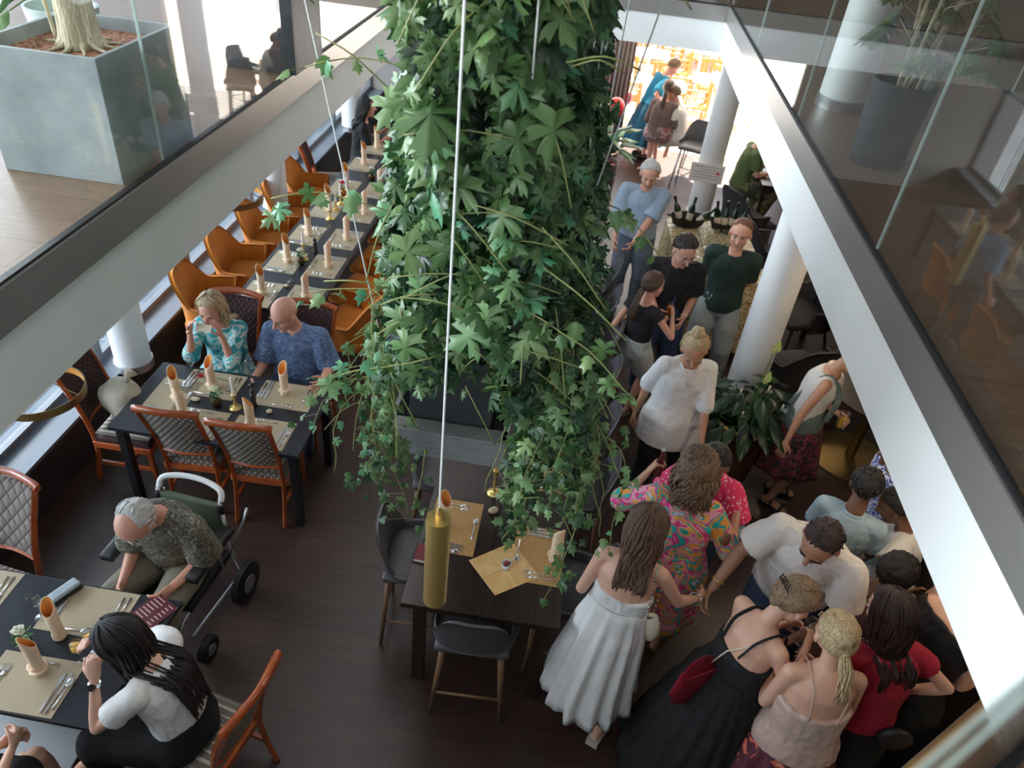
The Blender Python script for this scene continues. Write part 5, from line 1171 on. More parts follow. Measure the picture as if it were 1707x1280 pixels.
shirt(q, 'black_cloth', -.1, .42, .02, 0, name='dress_bodice'); skirt(q, 'black_cloth', .3, .34, .05, 10, .02, hip=.22); shoes(q)
# --- the far end and the terrace
q = P('woman in a teal dress bending over the guests at the terrace door', (1.0, 12.70), -62, 1.66, fem=True, tone='pink', hair=('short',) + LBR + ('lightbrown',), head=(0, 30, 0), WR=(1.25, 12.5, .95), WL=(1.35, 12.75, 1.0), lean=(22, 0), vox=.012)
shirt(q, 'teal', .0, .487, .03, .8, 1.9, name='dress_bodice'); skirt(q, 'tealdk', .25, .34, .14, 10, .02, hip=.21); shoes(q)
q = P('woman in a taupe long sleeved top sitting with her back to the room', (1.16, 12.0), -18, 1.70, fem=True, tone='pink', w=1.1, hair=('pony',) + BRN + ('brown',), pelvis=(0, 0, .66), lean=(8, 0), hL=(-.2, .3, .8), hR=(.2, .3, .8), fL=(-.12, .35, .25), fR=(.12, .35, .25), vox=.012)
shirt(q, 'taupetop', -.08, .487, .02, 1.85, 1.4, name='pullover'); lapcloth(q, M.setdefault('pinkgrey', mat_pattern('pink_grey_print', [(.30, .05, .08), (.35, .28, .26), (.18, .06, .08), (.45, .4, .38)], 12, dist=1)), 1.0, .05)
q = P('bare legged guest in a white outfit sitting at the terrace door', (1.50, 12.1), 74, 1.66, fem=True, tone='pink', hair=('short',) + LBR + ('lightbrown',), pelvis=(0, 0, .62), lean=(14, 0), hL=(-.1, .35, .8), hR=(.12, .35, .8), fL=(-.12, .35, .08), fR=(.12, .30, .08), vox=.012, head=(0, 20, 0))
shirt(q, 'cotton_offwhite', -.08, .487, .02, .5, 1.5, name='blouse'); lapcloth(q, 'cotton_offwhite', .6)
q = P('guest in an olive T-shirt and camouflage trousers sitting behind the column', (2.30, 10.55), -84, 1.74, tone='pink', hair=('short',) + BRN + ('brown',), pelvis=(0, 0, .60), lean=(10, 0), hL=(-.1, .4, .82), hR=(.12, .38, .80), fL=(-.2, .30, .10), fR=(.2, .25, .10), head=(0, 20, 0), vox=.012)
shirt(q, 'olivetee', -.08, .487, .02, .7, 1.6, name='t_shirt'); trousers(q, 'camo', wide=1.6)
q = P('person in a sky blue shirt standing behind the leaves by the amber chairs', (-1.60, 7.66), 80, 1.78, tone='pink', hair=('short',) + LBR + ('lightbrown',), vox=.012, w=1.15)
shirt(q, 'skyshirt', -.06, .487, .022, .9, 1.7, belly=.04, collar='cobalt'); trousers(q, 'greyblue'); shoes(q)
q = P('guest in black sitting at the far end of the long table', (-2.95, 9.75), -70, 1.70, fem=True, tone='pink', hair=('long',) + BLK + ('black', .3), pelvis=(0, 0, .52), lean=(6, 0), hL=(-.15, .3, .8), hR=(.15, .3, .8), fL=(-.12, .42, .08), fR=(.12, .42, .08), vox=.012)
shirt(q, 'black_cloth', -.08, .487, .02, .9, 1.5, name='blouse'); trousers(q, 'black_cloth')
q = P('guest in a peach top walking behind the hanging planter', (.06, 9.7), -20, 1.66, fem=True, tone='pink', hair=('short',) + LBR + ('lightbrown',), vox=.012)
shirt(q, 'peach', .0, .487, .02, .6, 1.5, name='blouse'); skirt(q, 'pinkgrey', .4, .26, .08, 8, .015); shoes(q)

# --- things held
def tumbler(label, p, cat='glass', name='drink_glass', r=.034, h=.11, fill=.7, liq='juice', straw=None):
    t = thing(name, label, cat, (p[0], p[1], p[2] - h * .45)); obj('glass', MB().lathe([(r * .85, 0), (r, h), (r * .93, h), (r * .8, .006)], 18), 'tglass', t, smooth=True)
    obj('drink', MB().lathe([(r * .78, .008), (r * .78 + (r * .12) * fill, h * fill)], 18), liq, t, auto=40)
    if straw: obj('straw', MB().tube([(0, 0, .01), (.02, .01, h + .06)], .003, 6), straw, t)
    return t
M['spritz'] = mat('orange_spritz', (.90, .20, .02), .3)
tumbler('glass of orange drink with a blue straw held by the girl', pg, liq='spritz', straw='cobalt')
tumbler('jar of orange juice held by the woman in the cream top', pt_, r=.04, h=.13, liq='juice')
t = thing('drink_bottle', 'small dark red bottle held up by the woman in floral', 'bottle', (pc.x, pc.y, pc.z - .06)); obj('body', MB().lathe([(.026, 0), (.028, .01), (.028, .09), (.012, .13), (.011, .18), (.013, .182), (.013, .19)], 16), M.setdefault('colabottle', mat('dark_red_glass', (.09, .01, .012), .1, coat=.5)), t, smooth=True); obj('cap', MB().lathe([(.014, .188), (.014, .198)], 14), 'alu', t)
wineglass('empty wine glass raised by the woman in the black dress', pb_ - V((0, 0, .06)), False, .19)
t = thing('handbag', 'green handbag between the white dress and the bar chairs', 'bag', (.66, 2.93, .98), R(8)); obj('body', MB().box(-.12, .12, -.045, .045, -.09, .09), M.setdefault('greenleather', mat('green_leather', (.005, .10, .045), .35)), t, bevel=.015); obj('clasp_rim', MB().box(-.122, .122, -.012, .012, .088, .098), 'cream', t); obj('handle', MB().tube(curve([(-.1, 0, .09), (0, 0, .3), (.1, 0, .09)], 6), .006, 6), 'greenleather', t, smooth=True)

# ================================================================== PLANTS
def leafmat(name, cols, rough=.33):
    m, n, l, b = _new(name); b.inputs['Roughness'].default_value = rough
    a = n.new('ShaderNodeAttribute'); a.attribute_name = 'tone'; r = n.new('ShaderNodeValToRGB'); e = r.color_ramp.elements
    for i in range(len(cols) - 2): e.new(.5)
    for i, c in enumerate(cols): e[i].position = i / (len(cols) - 1); e[i].color = c4(c)
    l.new(a.outputs['Fac'], r.inputs[0]); l.new(r.outputs[0], b.inputs['Base Color'])
    # thin leaves let some light through
    tr = n.new('ShaderNodeBsdfTranslucent'); l.new(r.outputs[0], tr.inputs[0]); mx = n.new('ShaderNodeMixShader'); mx.inputs[0].default_value = .22
    l.new(b.outputs[0], mx.inputs[1]); l.new(tr.outputs[0], mx.inputs[2]); l.new(mx.outputs[0], n['Material Output'].inputs[0]); return m
M['ivy'] = leafmat('grape_ivy_leaves', [(.008, .026, .014), (.018, .055, .024), (.042, .105, .036), (.085, .18, .055), (.20, .31, .12), (.10, .33, .17)])
M['vine'] = mat('vine_stem', (.22, .24, .08), .6); M['stalk'] = mat('green_stake', (.005, .10, .085), .4)
LO = [(0, 0), (.08, -.07), (.30, -.16), (.34, -.02), (.50, .0), (.38, .10), (.12, .18), (.48, .30), (.66, .48), (.46, .46), (.46, .62), (.30, .50), (.10, .38), (.20, .62), (.26, .80), (.12, .80), (0, 1.08)]
LO = LO + [(-x, y) for x, y in LO[-2:0:-1]]
SO = [(0, 0), (.22, .02), (.40, .25), (.24, .34), (.34, .62), (.13, .66), (0, 1.0)]; SO = SO + [(-x, y) for x, y in SO[-2:0:-1]]
OV = [(0, 0), (.16, .15), (.24, .38), (.20, .62), (.10, .84), (0, 1.05)]; OV = OV + [(-x, y) for x, y in OV[-2:0:-1]]
def in_mass(p):
    """the trimmed outline of the hanging planting: narrow above, open in front of the trough"""
    k = max(.75, p.y / 2.3); x = p.x / k
    if x < -(.575 + .13 * max(0, 3.6 - p.z) ** 1.0) or x > .045 + .13 * max(0, 3.9 - p.z): return False
    if p.z < 2.72 + (p.y - 2.3) * -.25 and p.y < 2.8 and -.60 < x < -.10: return False
    return True
class Leaves:
    def __init__(s): s.v = []; s.f = []; s.t = []
    def leaf(s, p, tip, n, size, tone, shape=LO, cup=.35, droop=.3):
        tip = V(tip).normalized(); n = V(n); n = (n - tip * n.dot(tip)); n = n.normalized() if n.length > 1e-4 else tip.orthogonal(); sd = tip.cross(n)
        o = len(s.v); s.v.append(V(p) + tip * .36 * size + n * .06 * size)
        for x, y in shape:
            s.v.append(V(p) + sd * x * size + tip * y * size + n * size * (-cup * abs(x) + .08 * (x == 0) - droop * y * y + .05 * math.sin(x * 30)))
        k = len(shape)
        for i in range(k): s.f.append((o, o + 1 + i, o + 1 + (i + 1) % k)); s.t.append(tone)
    def make(s, name, m, parent):
        me = bpy.data.meshes.new(name); me.from_pydata([tuple(v) for v in s.v], [], s.f)
        a = me.attributes.new('tone', 'FLOAT', 'FACE'); a.data.foreach_set('value', s.t); me.polygons.foreach_set('use_smooth', [True] * len(s.f))
        return obj(name, me, m, parent)
rnd = random.Random(11)
t = thing('hanging_planter', 'grey hanging planter overflowing with lobed green climbing foliage above the high table', 'hanging plant', (-.41, 2.53, 2.0))
OX, OY, OZ = -.41, 2.53, 2.0
obj('tray', MB().box(-.275, .275, 0, .022, 0, .15).box(-.275, -.253, .022, 1.75, 0, .15).box(.253, .275, .022, 1.75, 0, .15).box(-.253, .253, 1.728, 1.75, 0, .15).box(-.253, .253, .022, 1.728, 0, .02).box(-.275, .275, .022, .09, .128, .15), 'tray', t, bevel=.003)
for i, y0 in enumerate((.10, .93)):
    bx = obj('planter_box', MB().box(-.19, .19, y0, y0 + .02, .02, .50).box(-.19, -.17, y0 + .02, y0 + .76, .02, .50).box(.17, .19, y0 + .02, y0 + .76, .02, .50).box(-.17, .17, y0 + .74, y0 + .76, .02, .50).box(-.17, .17, y0 + .02, y0 + .74, .02, .05), 'planter', t, bevel=.004)
    obj('soil', MB().box(-.17, .17, y0 + .02, y0 + .74, .40, .46), 'soil', bx); obj('trim_line', MB().box(-.191, .191, y0 - .002, y0, .345, .353), 'steel', bx)
for x, y in ((.05, .12), (-.02, .5), (.1, .9), (-.1, 1.3)): obj('support_stake', MB().tube([(x, y, .4), (x, y, 2.45)], .013, 8), 'stalk', t, smooth=True)
for a, b in (((-.79, 2.62, 2.9), (-.955, 2.62, 3.80)), ((-.04, 2.6, 2.71), (.24, 2.6, 4.3)), ((.07, 3.5, 2.2), (.13, 3.5, 4.6)), ((-.150, 2.12, 3.5), (-.153, 1.93, 4.3))):
    a, b = V(a), V(b); d = (b - a).normalized(); a2 = a - d * .55 if a.z > 2.5 and a.y > 2.5 else a; b2 = b + d * ((5.98 - b.z) / d.z)
    obj('suspension_wire', MB().tube([a2 - V((OX, OY, OZ)), b2 - V((OX, OY, OZ))], .003, 6), 'white', t)
L = Leaves(); st = MB()
def hx(z): return .31 + max(0, 3.9 - z) * .12 if z > 2.6 else .47 - (2.6 - z) * .15
def tone_at(p, big):   # random tone per leaf, paler in the upper front
    return min(1, max(0, rnd.gauss(.38, .24) + (.16 if big else 0)))
N = 11500
for i in range(N):
    z = 2.35 + 2.1 * rnd.random(); a = rnd.random() * 2 * PI; r = 1 - .42 * rnd.random() ** 1.8
    ca, sa = math.cos(a), math.sin(a); e = 2.7; ux = math.copysign(abs(ca) ** (2 / e), ca); uy = math.copysign(abs(sa) ** (2 / e), sa)
    bump = 1 + .16 * noise.noise(V((ca * 2.2, sa * 2.2, z * 2.2))) + .08 * noise.noise(V((ca * 6, sa * 6, z * 5)))
    x = -.29 + ux * hx(z) * r * bump; hy = 1.35 if z > 2.7 else .62; cy = 3.36 if z > 2.7 else 3.2
    y = cy + uy * hy * r * bump
    if z < 2.66 and y < 2.66 and -.62 < x < -.14: continue
    if not in_mass(V((x, y, z))): continue
    near = y < 2.6 and z > 3.2
    size = rnd.uniform(.04, .085) * (.78 if y > 3 else 1) * (1.35 if near and rnd.random() < .5 else 1)
    if rnd.random() < .02: size *= 1.5
    out = V((ca * 1.0, sa * .9, .25 + .5 * rnd.random())) + V((rnd.gauss(0, .6), rnd.gauss(0, .6), rnd.gauss(0, .5)))
    tip = V((ca * .5 + rnd.gauss(0, .7), sa * .5 + rnd.gauss(0, .7), -.9 + rnd.gauss(0, .6)))
    L.leaf((x - OX, y - OY, z - OZ), tip, out, size, tone_at(None, near), LO if rnd.random() < .75 else SO)
# big pale leaves close to the lens
for i in range(46):
    z = rnd.uniform(3.0, 4.3); x = -.27 + rnd.uniform(-.24, .24); y = rnd.uniform(1.98, 2.2)
    L.leaf((x - OX, y - OY, z - OZ), (rnd.gauss(0, .5), -.35, -.8), (rnd.gauss(0, .3), -.8, .7), rnd.uniform(.10, .14), rnd.uniform(.55, .9), LO, .25, .2)
def vine(p0, d0, ln, size=(.03, .06), tone=(.5, 1.0), dens=30, sag=1.0, spread=.05, trim=False):
    kept = 0; first = 99; p = V(p0); d = V(d0).normalized(); pts = [p.copy()]; n = max(4, int(ln / .05))
    for k in range(n):
        d = (d + V((rnd.gauss(0, .16), rnd.gauss(0, .16), -.22 * sag))).normalized(); p = p + d * ln / n; pts.append(p.copy())
        for q_ in range(max(1, int(dens * ln / n))):
            s_ = rnd.uniform(*size); o_ = V((rnd.gauss(0, spread), rnd.gauss(0, spread), rnd.gauss(0, spread * .6)))
            lp = p + o_
            if trim and not in_mass(lp): continue
            L.leaf(lp - V((OX, OY, OZ)), (rnd.gauss(0, .6), rnd.gauss(0, .6) - .2, -.5), (rnd.gauss(0, .4), -.5, .9), s_, rnd.uniform(*tone), SO if rnd.random() < .6 else LO)
            if trim: kept = k; first = min(first, k)
            if rnd.random() < .35: st.tube([p - V((OX, OY, OZ)), lp - V((OX, OY, OZ))], .0014, 4, caps=False)
    if trim: pts = pts[first:kept + 2]
    if len(pts) > 2: st.tube([q_ - V((OX, OY, OZ)) for q_ in pts], .0024, 5)
for i in range(26): vine((rnd.uniform(-.72, -.58), rnd.uniform(2.3, 2.7), rnd.uniform(2.5, 3.0)), (rnd.uniform(-.25, .1), -.15, .0), rnd.uniform(.35, .7), dens=55, trim=True)
for i in range(6): vine((-.68, rnd.uniform(2.3, 2.6), rnd.uniform(2.35, 2.6)), (-.5, -.2, .1), rnd.uniform(.25, .4), dens=30)
for i in range(5): vine((rnd.uniform(-.66, -.54), rnd.uniform(2.25, 2.4), rnd.uniform(2.4, 2.6)), (rnd.uniform(-.1, .2), -.2, -.6), rnd.uniform(.35, .6), dens=50, tone=(.2, .8))
for i in range(40): vine((rnd.uniform(-.08, .16), rnd.uniform(2.25, 2.8), rnd.uniform(2.5, 3.0)), (rnd.uniform(-.1, .3), -.3, .0), rnd.uniform(.4, .75), size=(.035, .07), dens=60, tone=(.15, .85), trim=True)
for i in range(4): vine((rnd.uniform(.05, .15), rnd.uniform(2.3, 2.5), rnd.uniform(2.4, 2.6)), (1, -.2, .1), rnd.uniform(.25, .4), dens=26, tone=(.55, 1))
vine((.20, 2.3, 2.5), (.7, -.1, .2), .72, dens=22, tone=(.6, 1), sag=1.5, spread=.035); vine((-.42, 2.12, 2.42), (0, -.2, -1), .42, dens=36, tone=(.3, .8))
for p0, d0, l_ in (((-.58, 2.3, 3.3), (-1, -.2, .5), .42), ((-.6, 2.4, 3.75), (-1, 0, .2), .3), ((-.6, 2.3, 3.0), (-1, -.2, .2), .3), ((.1, 2.4, 3.4), (.8, -.4, .1), .3), ((-.1, 1.98, 3.2), (.7, -.3, .1), .45), ((-.35, 1.95, 3.0), (-.6, -.3, .0), .4)):
    vine(p0, d0, l_, size=(.05, .085), dens=16, tone=(.55, 1), sag=.5, spread=.03)
for i in range(46):
    p0 = V((rnd.uniform(-.55, .0), rnd.uniform(1.98, 2.1), rnd.uniform(2.8, 4.3))); d = V((rnd.gauss(0, 1), -.1, rnd.gauss(-.2, .6))).normalized() * rnd.uniform(.12, .34)
    st.tube([p - V((OX, OY, OZ)) for p in curve([p0, p0 + d * .5 + V((0, -.03, .03)), p0 + d], 4)], .0024, 5)
L.make('foliage', 'ivy', t)['kind'] = 'stuff'
obj('vine_stems', st, 'vine', t, smooth=True)['kind'] = 'stuff'
dl = Leaves()
for i in range(14): dl.leaf((rnd.gauss(.0, .03), rnd.gauss(0, .03), rnd.gauss(0, .05)), (rnd.gauss(0, .5), -.2, -1), (rnd.gauss(0, .5), -1, .4), rnd.uniform(.04, .06), .5, SO, .8, .5)
o = dl.make('withered_leaves', M.setdefault('dry', mat('withered_leaf', (.50, .20, .08), .8)), t); o.location = V((.15, 2.3, 2.62)) - V((OX, OY, OZ))

# ---- upstairs: concrete planter with a pale trunk
def boxpot(t, x, y, h, th, m):
    return obj('pot', MB().box(-x, x, -y, -y + th, 0, h).box(-x, x, y - th, y, 0, h).box(-x, -x + th, -y + th, y - th, 0, h).box(x - th, x, -y + th, y - th, 0, h).box(-x + th, x - th, -y + th, y - th, 0, .05), m, t, bevel=.003)
def broad(t, n, c, rad, size, m, zt=0, shape=OV, seed=1, droop=.5, up=.5, tone=(.2, .7)):
    r_ = random.Random(seed); Lf = Leaves(); s_ = MB()
    for i in range(n):
        a = i * 2.399 + r_.gauss(0, .2); e = up + r_.gauss(0, .3); d = V((math.cos(a) * math.cos(e), math.sin(a) * math.cos(e), math.sin(e))); l = rad * r_.uniform(.45, 1)
        p = V(c) + d * l + V((0, 0, .08 * l)); s_.tube([V(c), V(c) + d * l * .5 + V((0, 0, .06)), p], .0035, 5)
        Lf.leaf(p, d + V((0, 0, -.35)), V((-d.x * .3, -d.y * .3, 1)), r_.uniform(*size), r_.uniform(*tone), shape, .12, droop)
    obj('stems', s_, 'vine', t); return Lf.make('foliage', m, t)
t = thing('potted_tree', 'pale multi-stem tree in a square grey concrete planter on the upper floor', 'potted tree', (-2.15, 3.15, ZU))
boxpot(t, .26, .32, .51, .02, 'concrete'); obj('clay_granules', MB().box(-.24, .24, -.30, .30, .05, .455), 'gravel', t)
tk = MB(); r_ = random.Random(5)
for k_, (dx, dy) in enumerate([(-.035, 0), (.03, .02), (0, -.03)]):
    tk.tube(curve([(dx * 1.6, dy, .44), (dx, dy, .52), (dx * 1.1, dy, .75), (dx * 2.4, dy * 2, 1.15), (dx * 4, dy * 4, 1.7)], 4), [.055 - .0018 * i for i in range(17)], 12)
for k_ in range(11):
    a = k_ * .571 + .2; l = r_.uniform(.10, .19); d = V((math.cos(a), math.sin(a), 0)); tk.tube(curve([V((0, 0, .50)) + d * .03, V((0, 0, .468)) + d * .08, V((0, 0, .456)) + d * l], 3), [.022, .018, .014, .011, .008, .006, .003], 7)
obj('trunk', tk, 'trunk', t, smooth=True); obj('side_shoot', MB().tube(curve([(-.09, -.02, .46), (-.11, -.02, .7), (-.15, 0, 1.1)], 4), .008, 8), 'trunk', t, smooth=True)
b = broad(t, 120, (0, 0, 1.75), .55, (.08, .14), 'ivy', seed=3, tone=(.2, .6))
t = thing('planter_pot', 'white round pot standing behind the concrete planter', 'pot', (-2.78, 3.98, ZU)); obj('pot', MB().lathe([(.13, 0), (.155, .03), (.17, .34), (.18, .40), (.165, .40), (.155, .34)], 32), M.setdefault('potwhite', mat('mint_white_glaze', (.62, .72, .70), .3)), t, auto=50); obj('saucer', MB().lathe([(.18, 0), (.19, .02), (.16, .022)], 32), 'concrete', t, auto=50)
broad(t, 30, (0, 0, .42), .3, (.1, .18), 'ivy', seed=4)
t = thing('planter_box', 'black square planter with dark greenery behind the concrete one', 'pot', (-2.05, 4.9, ZU)); boxpot(t, .25, .25, .5, .02, 'planter'); obj('soil', MB().box(-.23, .23, -.23, .23, .05, .42), 'soil', t); broad(t, 60, (0, 0, .45), .38, (.06, .12), 'ivy', seed=5, shape=SO)
# ---- upstairs right: black pot with a schefflera
def roundpot(label, x, y, z, r, h, m, fill='darkgravel', name='planter_pot', cat='pot', taper=.85):
    t = thing(name, label, cat, (x, y, z)); obj('pot', MB().lathe([(r * taper, 0), (r * taper + .005, .01), (r, h), (r * .93, h), (r * .9, h - .06)], 36), m, t, auto=50)
    obj('filling', MB().lathe([(r * .9, h - .09), (r * .9, h - .045), (r * .5, h - .035)], 28), fill, t, auto=60); return t
t = roundpot('black round pot with umbrella plant behind the right glass railing', 1.70, 4.50, ZU, .17, .45, 'planter', name='potted_plant', cat='potted plant')
st = MB(); Lf = Leaves(); r_ = random.Random(8)
for k_, (dx, dy, lx, ly) in enumerate([(-.04, -.02, -.02, .05), (-.015, -.03, .03, -.05), (.06, -.02, .10, .05), (0, .03, -.12, .1), (.02, .02, .18, -.1)]):
    p = curve([(dx, dy, .38), (dx + lx * .4, dy + ly * .4, .8), (dx + lx, dy + ly, 1.25)], 4); st.tube(p, [.012] * 5 + [.009] * (len(p) - 5), 8)
    for j in range(15):
        c = p[-1] + V((0, 0, -.75 * r_.random())); a = r_.random() * 6.28; d = V((math.cos(a), math.sin(a), .45)).normalized(); e = c + d * r_.uniform(.10, .20); st.tube([c, e], .003, 5)
        for i in range(7):
            b_ = a + (i - 3) * .75; Lf.leaf(e, (math.cos(b_), math.sin(b_), -.35), (0, 0, 1), r_.uniform(.08, .11), r_.uniform(.2, .8), OV, .1, .35)
obj('canes', st, 'trunk', t, smooth=True); Lf.make('foliage', 'ivy', t)
o = obj('water_gauge', MB().tube([(.10, .0, .38), (.125, .0, .55)], .006, 8), 'white', t); obj('gauge_cap', MB().tube([(.125, 0, .55), (.128, 0, .575)], .009, 8), 'cobalt', o)
t = roundpot('black round pot cut by the right edge of the photo, upstairs', 1.76, 2.13, ZU, .20, .40, 'planter'); broad(t, 24, (0, 0, .4), .25, (.08, .14), 'ivy', seed=6)
# ---- peace lily beside the column
t = roundpot('tall bronze pot holding a peace lily beside the white column', 1.62, 4.86, 0, .24, .74, M.setdefault('bronze', mat('bronze_lacquer', (.13, .075, .035), .3, .5)), 'soil', 'peace_lily', 'potted plant', .62)
obj('rim', MB().lathe([(.243, .725), (.248, .745), (.22, .748), (.222, .725)], 36), 'brass', t, auto=50)
Lf = Leaves(); st = MB(); r_ = random.Random(21)
for i in range(60):
    a = i * 2.399; e = r_.uniform(.25, 1.3); l = r_.uniform(.18, .40); d = V((math.cos(a) * math.cos(e), math.sin(a) * math.cos(e), math.sin(e))); p = V((0, 0, .72)) + d * l
    st.tube([(d.x * .05, d.y * .05, .68), p], .004, 5); Lf.leaf(p, V((math.cos(a), math.sin(a), .15 * (e > .8) - .25)), V((-math.cos(a) * .3, -math.sin(a) * .3, 1)), r_.uniform(.17, .27), r_.uniform(.0, .3), OV, .15, .4)
obj('stems', st, 'leafmid', t); Lf.make('foliage', 'ivy', t)
for k_, (x, y, z, c) in enumerate([(.03, -.02, 1.42, 1), (.06, -.1, 1.12, 0), (-.12, -.05, 1.02, 0), (.2, -.12, .98, 0), (.02, -.08, 1.18, 1), (-.1, -.2, .92, 0)]):
    f = Leaves(); f.leaf((x, y, z - .02), (.1 - x, -.1, 1) if c else (x, -.5, .6), (0, -1, .3), .13 if c else .10, .9, OV, -.6, .0)
    o = f.make('flower_spathe', M.setdefault('spathe%d' % c, mat('spathe_%d' % c, ((.85, .86, .80), (.55, .72, .20))[c], .5)), t); obj('spadix', MB().tube([(x, y - .01, z), (x, y - .02, z + .05)], .008, 8), 'cream', o, smooth=True); obj('flower_stalk', MB().tube([(0, 0, .7), (x, y, z)], .004, 6), 'leafmid', t)
# ---- far pot plant, balloons, notice
t = roundpot('brown clay pot with large leaves at the far end beside the leaves', .36, 10.85, 0, .22, .52, M.setdefault('clay', mat('brown_grey_clay', (.12, .09, .08), .6)), M.setdefault('redsoil', mat('red_clay_inside', (.30, .05, .03), .8)), 'potted_plant', 'potted plant')
broad(t, 26, (0, 0, .55), .45, (.25, .38), 'ivy', seed=9, up=.8, tone=(.3, 1))
for lb, x, y, z, r, m in (('large red balloon beside the far potted plant', .45, 12.0, .95, .14, 'red'), ('smaller red balloon behind the teal dress', .62, 13.0, .85, .11, 'red'), ('yellow balloon at the upper left of the terrace door', .52, 13.4, 1.35, .11, 'yellow'), ('lower yellow balloon at the terrace door', .50, 13.3, 1.08, .10, 'yellow'), ('red balloon above the teal dressed woman', .92, 13.4, 1.75, .11, 'red')):
    M.setdefault('yellow', mat('yellow_latex', (.85, .65, .01), .35)); t = thing('balloon', lb, 'balloon', (x, y, 0), 0, None)
    obj('ball', MB().ell((0, 0, z), (r, r, r * 1.15), 20, 14), m, t, smooth=True); obj('stick', MB().tube([(0, 0, 0), (0, 0, z - r)], .006, 6), 'white', t)
t = thing('notice_board', 'small white notice with a red heart on the far column', 'sign', (1.84, 10.425, .56), R(-4))
obj('board', MB().box(-.28, .18, -.012, 0, .0, .26), 'paper', t, bevel=.003); b = MB(); r_ = random.Random(2)
for i in range(5):
    x = -.23 + (.1 if i in (1,) else 0)
    while x < .14: w_ = r_.uniform(.02, .06); b.box(x, x + w_, -.0135, -.012, .215 - i * .04, .225 - i * .04); x += w_ + .012
obj('handwriting', b, M.setdefault('greyink', mat('grey_ink', (.25, .25, .27), .7)), t)['kind'] = 'stuff'
b = MB().add([(.10, -.014, .12), (.125, -.014, .145), (.12, -.014, .165), (.105, -.014, .165), (.10, -.014, .155), (.095, -.014, .165), (.08, -.014, .165), (.075, -.014, .145)], [(0, 1, 2, 3, 4, 5, 6, 7)]); obj('heart', b, 'red', t)
# ---- drinks table with gold sequin cloth
M['sequin'] = mat_pattern('gold_sequin_cloth', [(.28, .19, .07), (.50, .38, .18), (.72, .60, .36), (.36, .26, .10)], 48, 'cell', .4, bump=.8)
t = thing('drinks_table', 'table under a gold sequin cloth with rows of glasses behind the standing men', 'table', (1.56, 7.50, 0), R(3))
obj('tabletop', MB().box(-.43, .43, -.66, .66, .90, .93), 'white', t); vs = []; n = 120
def rr(i, g): 
    a = 2 * PI * i / n; x = math.copysign(min(1, abs(math.cos(a)) * 1.35), math.cos(a)) * .45; y = math.copysign(min(1, abs(math.sin(a)) * 1.35), math.sin(a)) * .68; f = 1 + g * (.10 + .06 * math.sin(a * 17)); return (x * f, y * f)
for k_ in range(9): g = k_ / 8; vs += [(*rr(i, g), .94 - .80 * g) for i in range(n)]
vs.append((0, 0, .942)); fs = [(k_ * n + i, (k_ + 1) * n + i, (k_ + 1) * n + (i + 1) % n, k_ * n + (i + 1) % n) for k_ in range(8) for i in range(n)] + [(len(vs) - 1, i, (i + 1) % n) for i in range(n)]
obj('sequin_cloth', MB().add(vs, fs), 'sequin', t)
flute = wineglass('champagne flute on the gold sequin cloth, front left of the block', (1.38, 7.12, .945), False, .2, 'champagne_flute', 'champagne flutes on the gold cloth')
wd = ['front', 'second', 'third', 'fourth']; cc = ['left', 'second', 'third', 'fourth', 'right']
for j in range(4):
    for i in range(5):
        if i or j: dup(flute, (1.38 + i * .085, 7.12 + j * .13, .945), 0, 'champagne flute on the gold cloth, %s row, %s column' % (wd[j], cc[i]))
def tub(label, x, y, z, rz):
    t = thing('bottle_tub', label, 'ice tub', (x, y, z), rz)
    prof = [(.12, 0), (.17, .02), (.20, .11), (.21, .115), (.195, .105), (.16, .03)]
    obj('tub', MB().lathe(prof, 28, sy=.6), 'black', t, auto=60)
    for s in (-1, 1): obj('handle', MB().tube(curve([(s * .19, -.03, .1), (s * .25, 0, .12), (s * .19, .03, .1)], 4), .008, 6), 'black', t)
    return t
M['bottlegreen'] = mat('dark_green_glass', (.008, .03, .012), .12, coat=.4)
def bottle(label, p, tilt, m='bottlegreen', group='bottles in the ice tubs'):
    t = thing('wine_bottle', label, 'bottle', p, 0, group); t.rotation_euler = tilt
    obj('body', MB().lathe([(.034, 0), (.037, .01), (.037, .17), (.014, .23), (.013, .29), (.015, .292), (.014, .305)], 16), m, t, smooth=True); obj('foil', MB().lathe([(.0155, .25), (.0165, .31)], 12), 'black', t); obj('label', MB().lathe([(.0375, .05), (.0375, .13)], 16), 'cream', t, auto=40); return t
tub('black oval tub of bottles on the right of the gold table', 1.74, 7.98, .945, 0); tub('black oval tub of bottles at the far left of the gold table', 1.30, 7.98, .945, .2)
b0 = bottle('dark wine bottle in the right tub, leftmost', (1.63, 7.98, .97), (0, -.2, 0))
for i, (x, tl) in enumerate([(1.70, -.05), (1.77, .1), (1.84, .22)]):
    o = dup(b0, (x, 7.98 + .02 * (i % 2), .97), None, 'dark wine bottle in the right tub, %s from left' % ords[i]); o.rotation_euler = (.1 * (i - 1), tl, 0)
for i, (x, tl) in enumerate([(1.22, -.4), (1.30, .1), (1.38, .7)]):
    o = dup(b0, (x, 7.99, .97), None, 'dark wine bottle in the far left tub, %s from left' % (['first'] + ords)[i]); o.rotation_euler = (.1 * (i - 1), tl, 0)
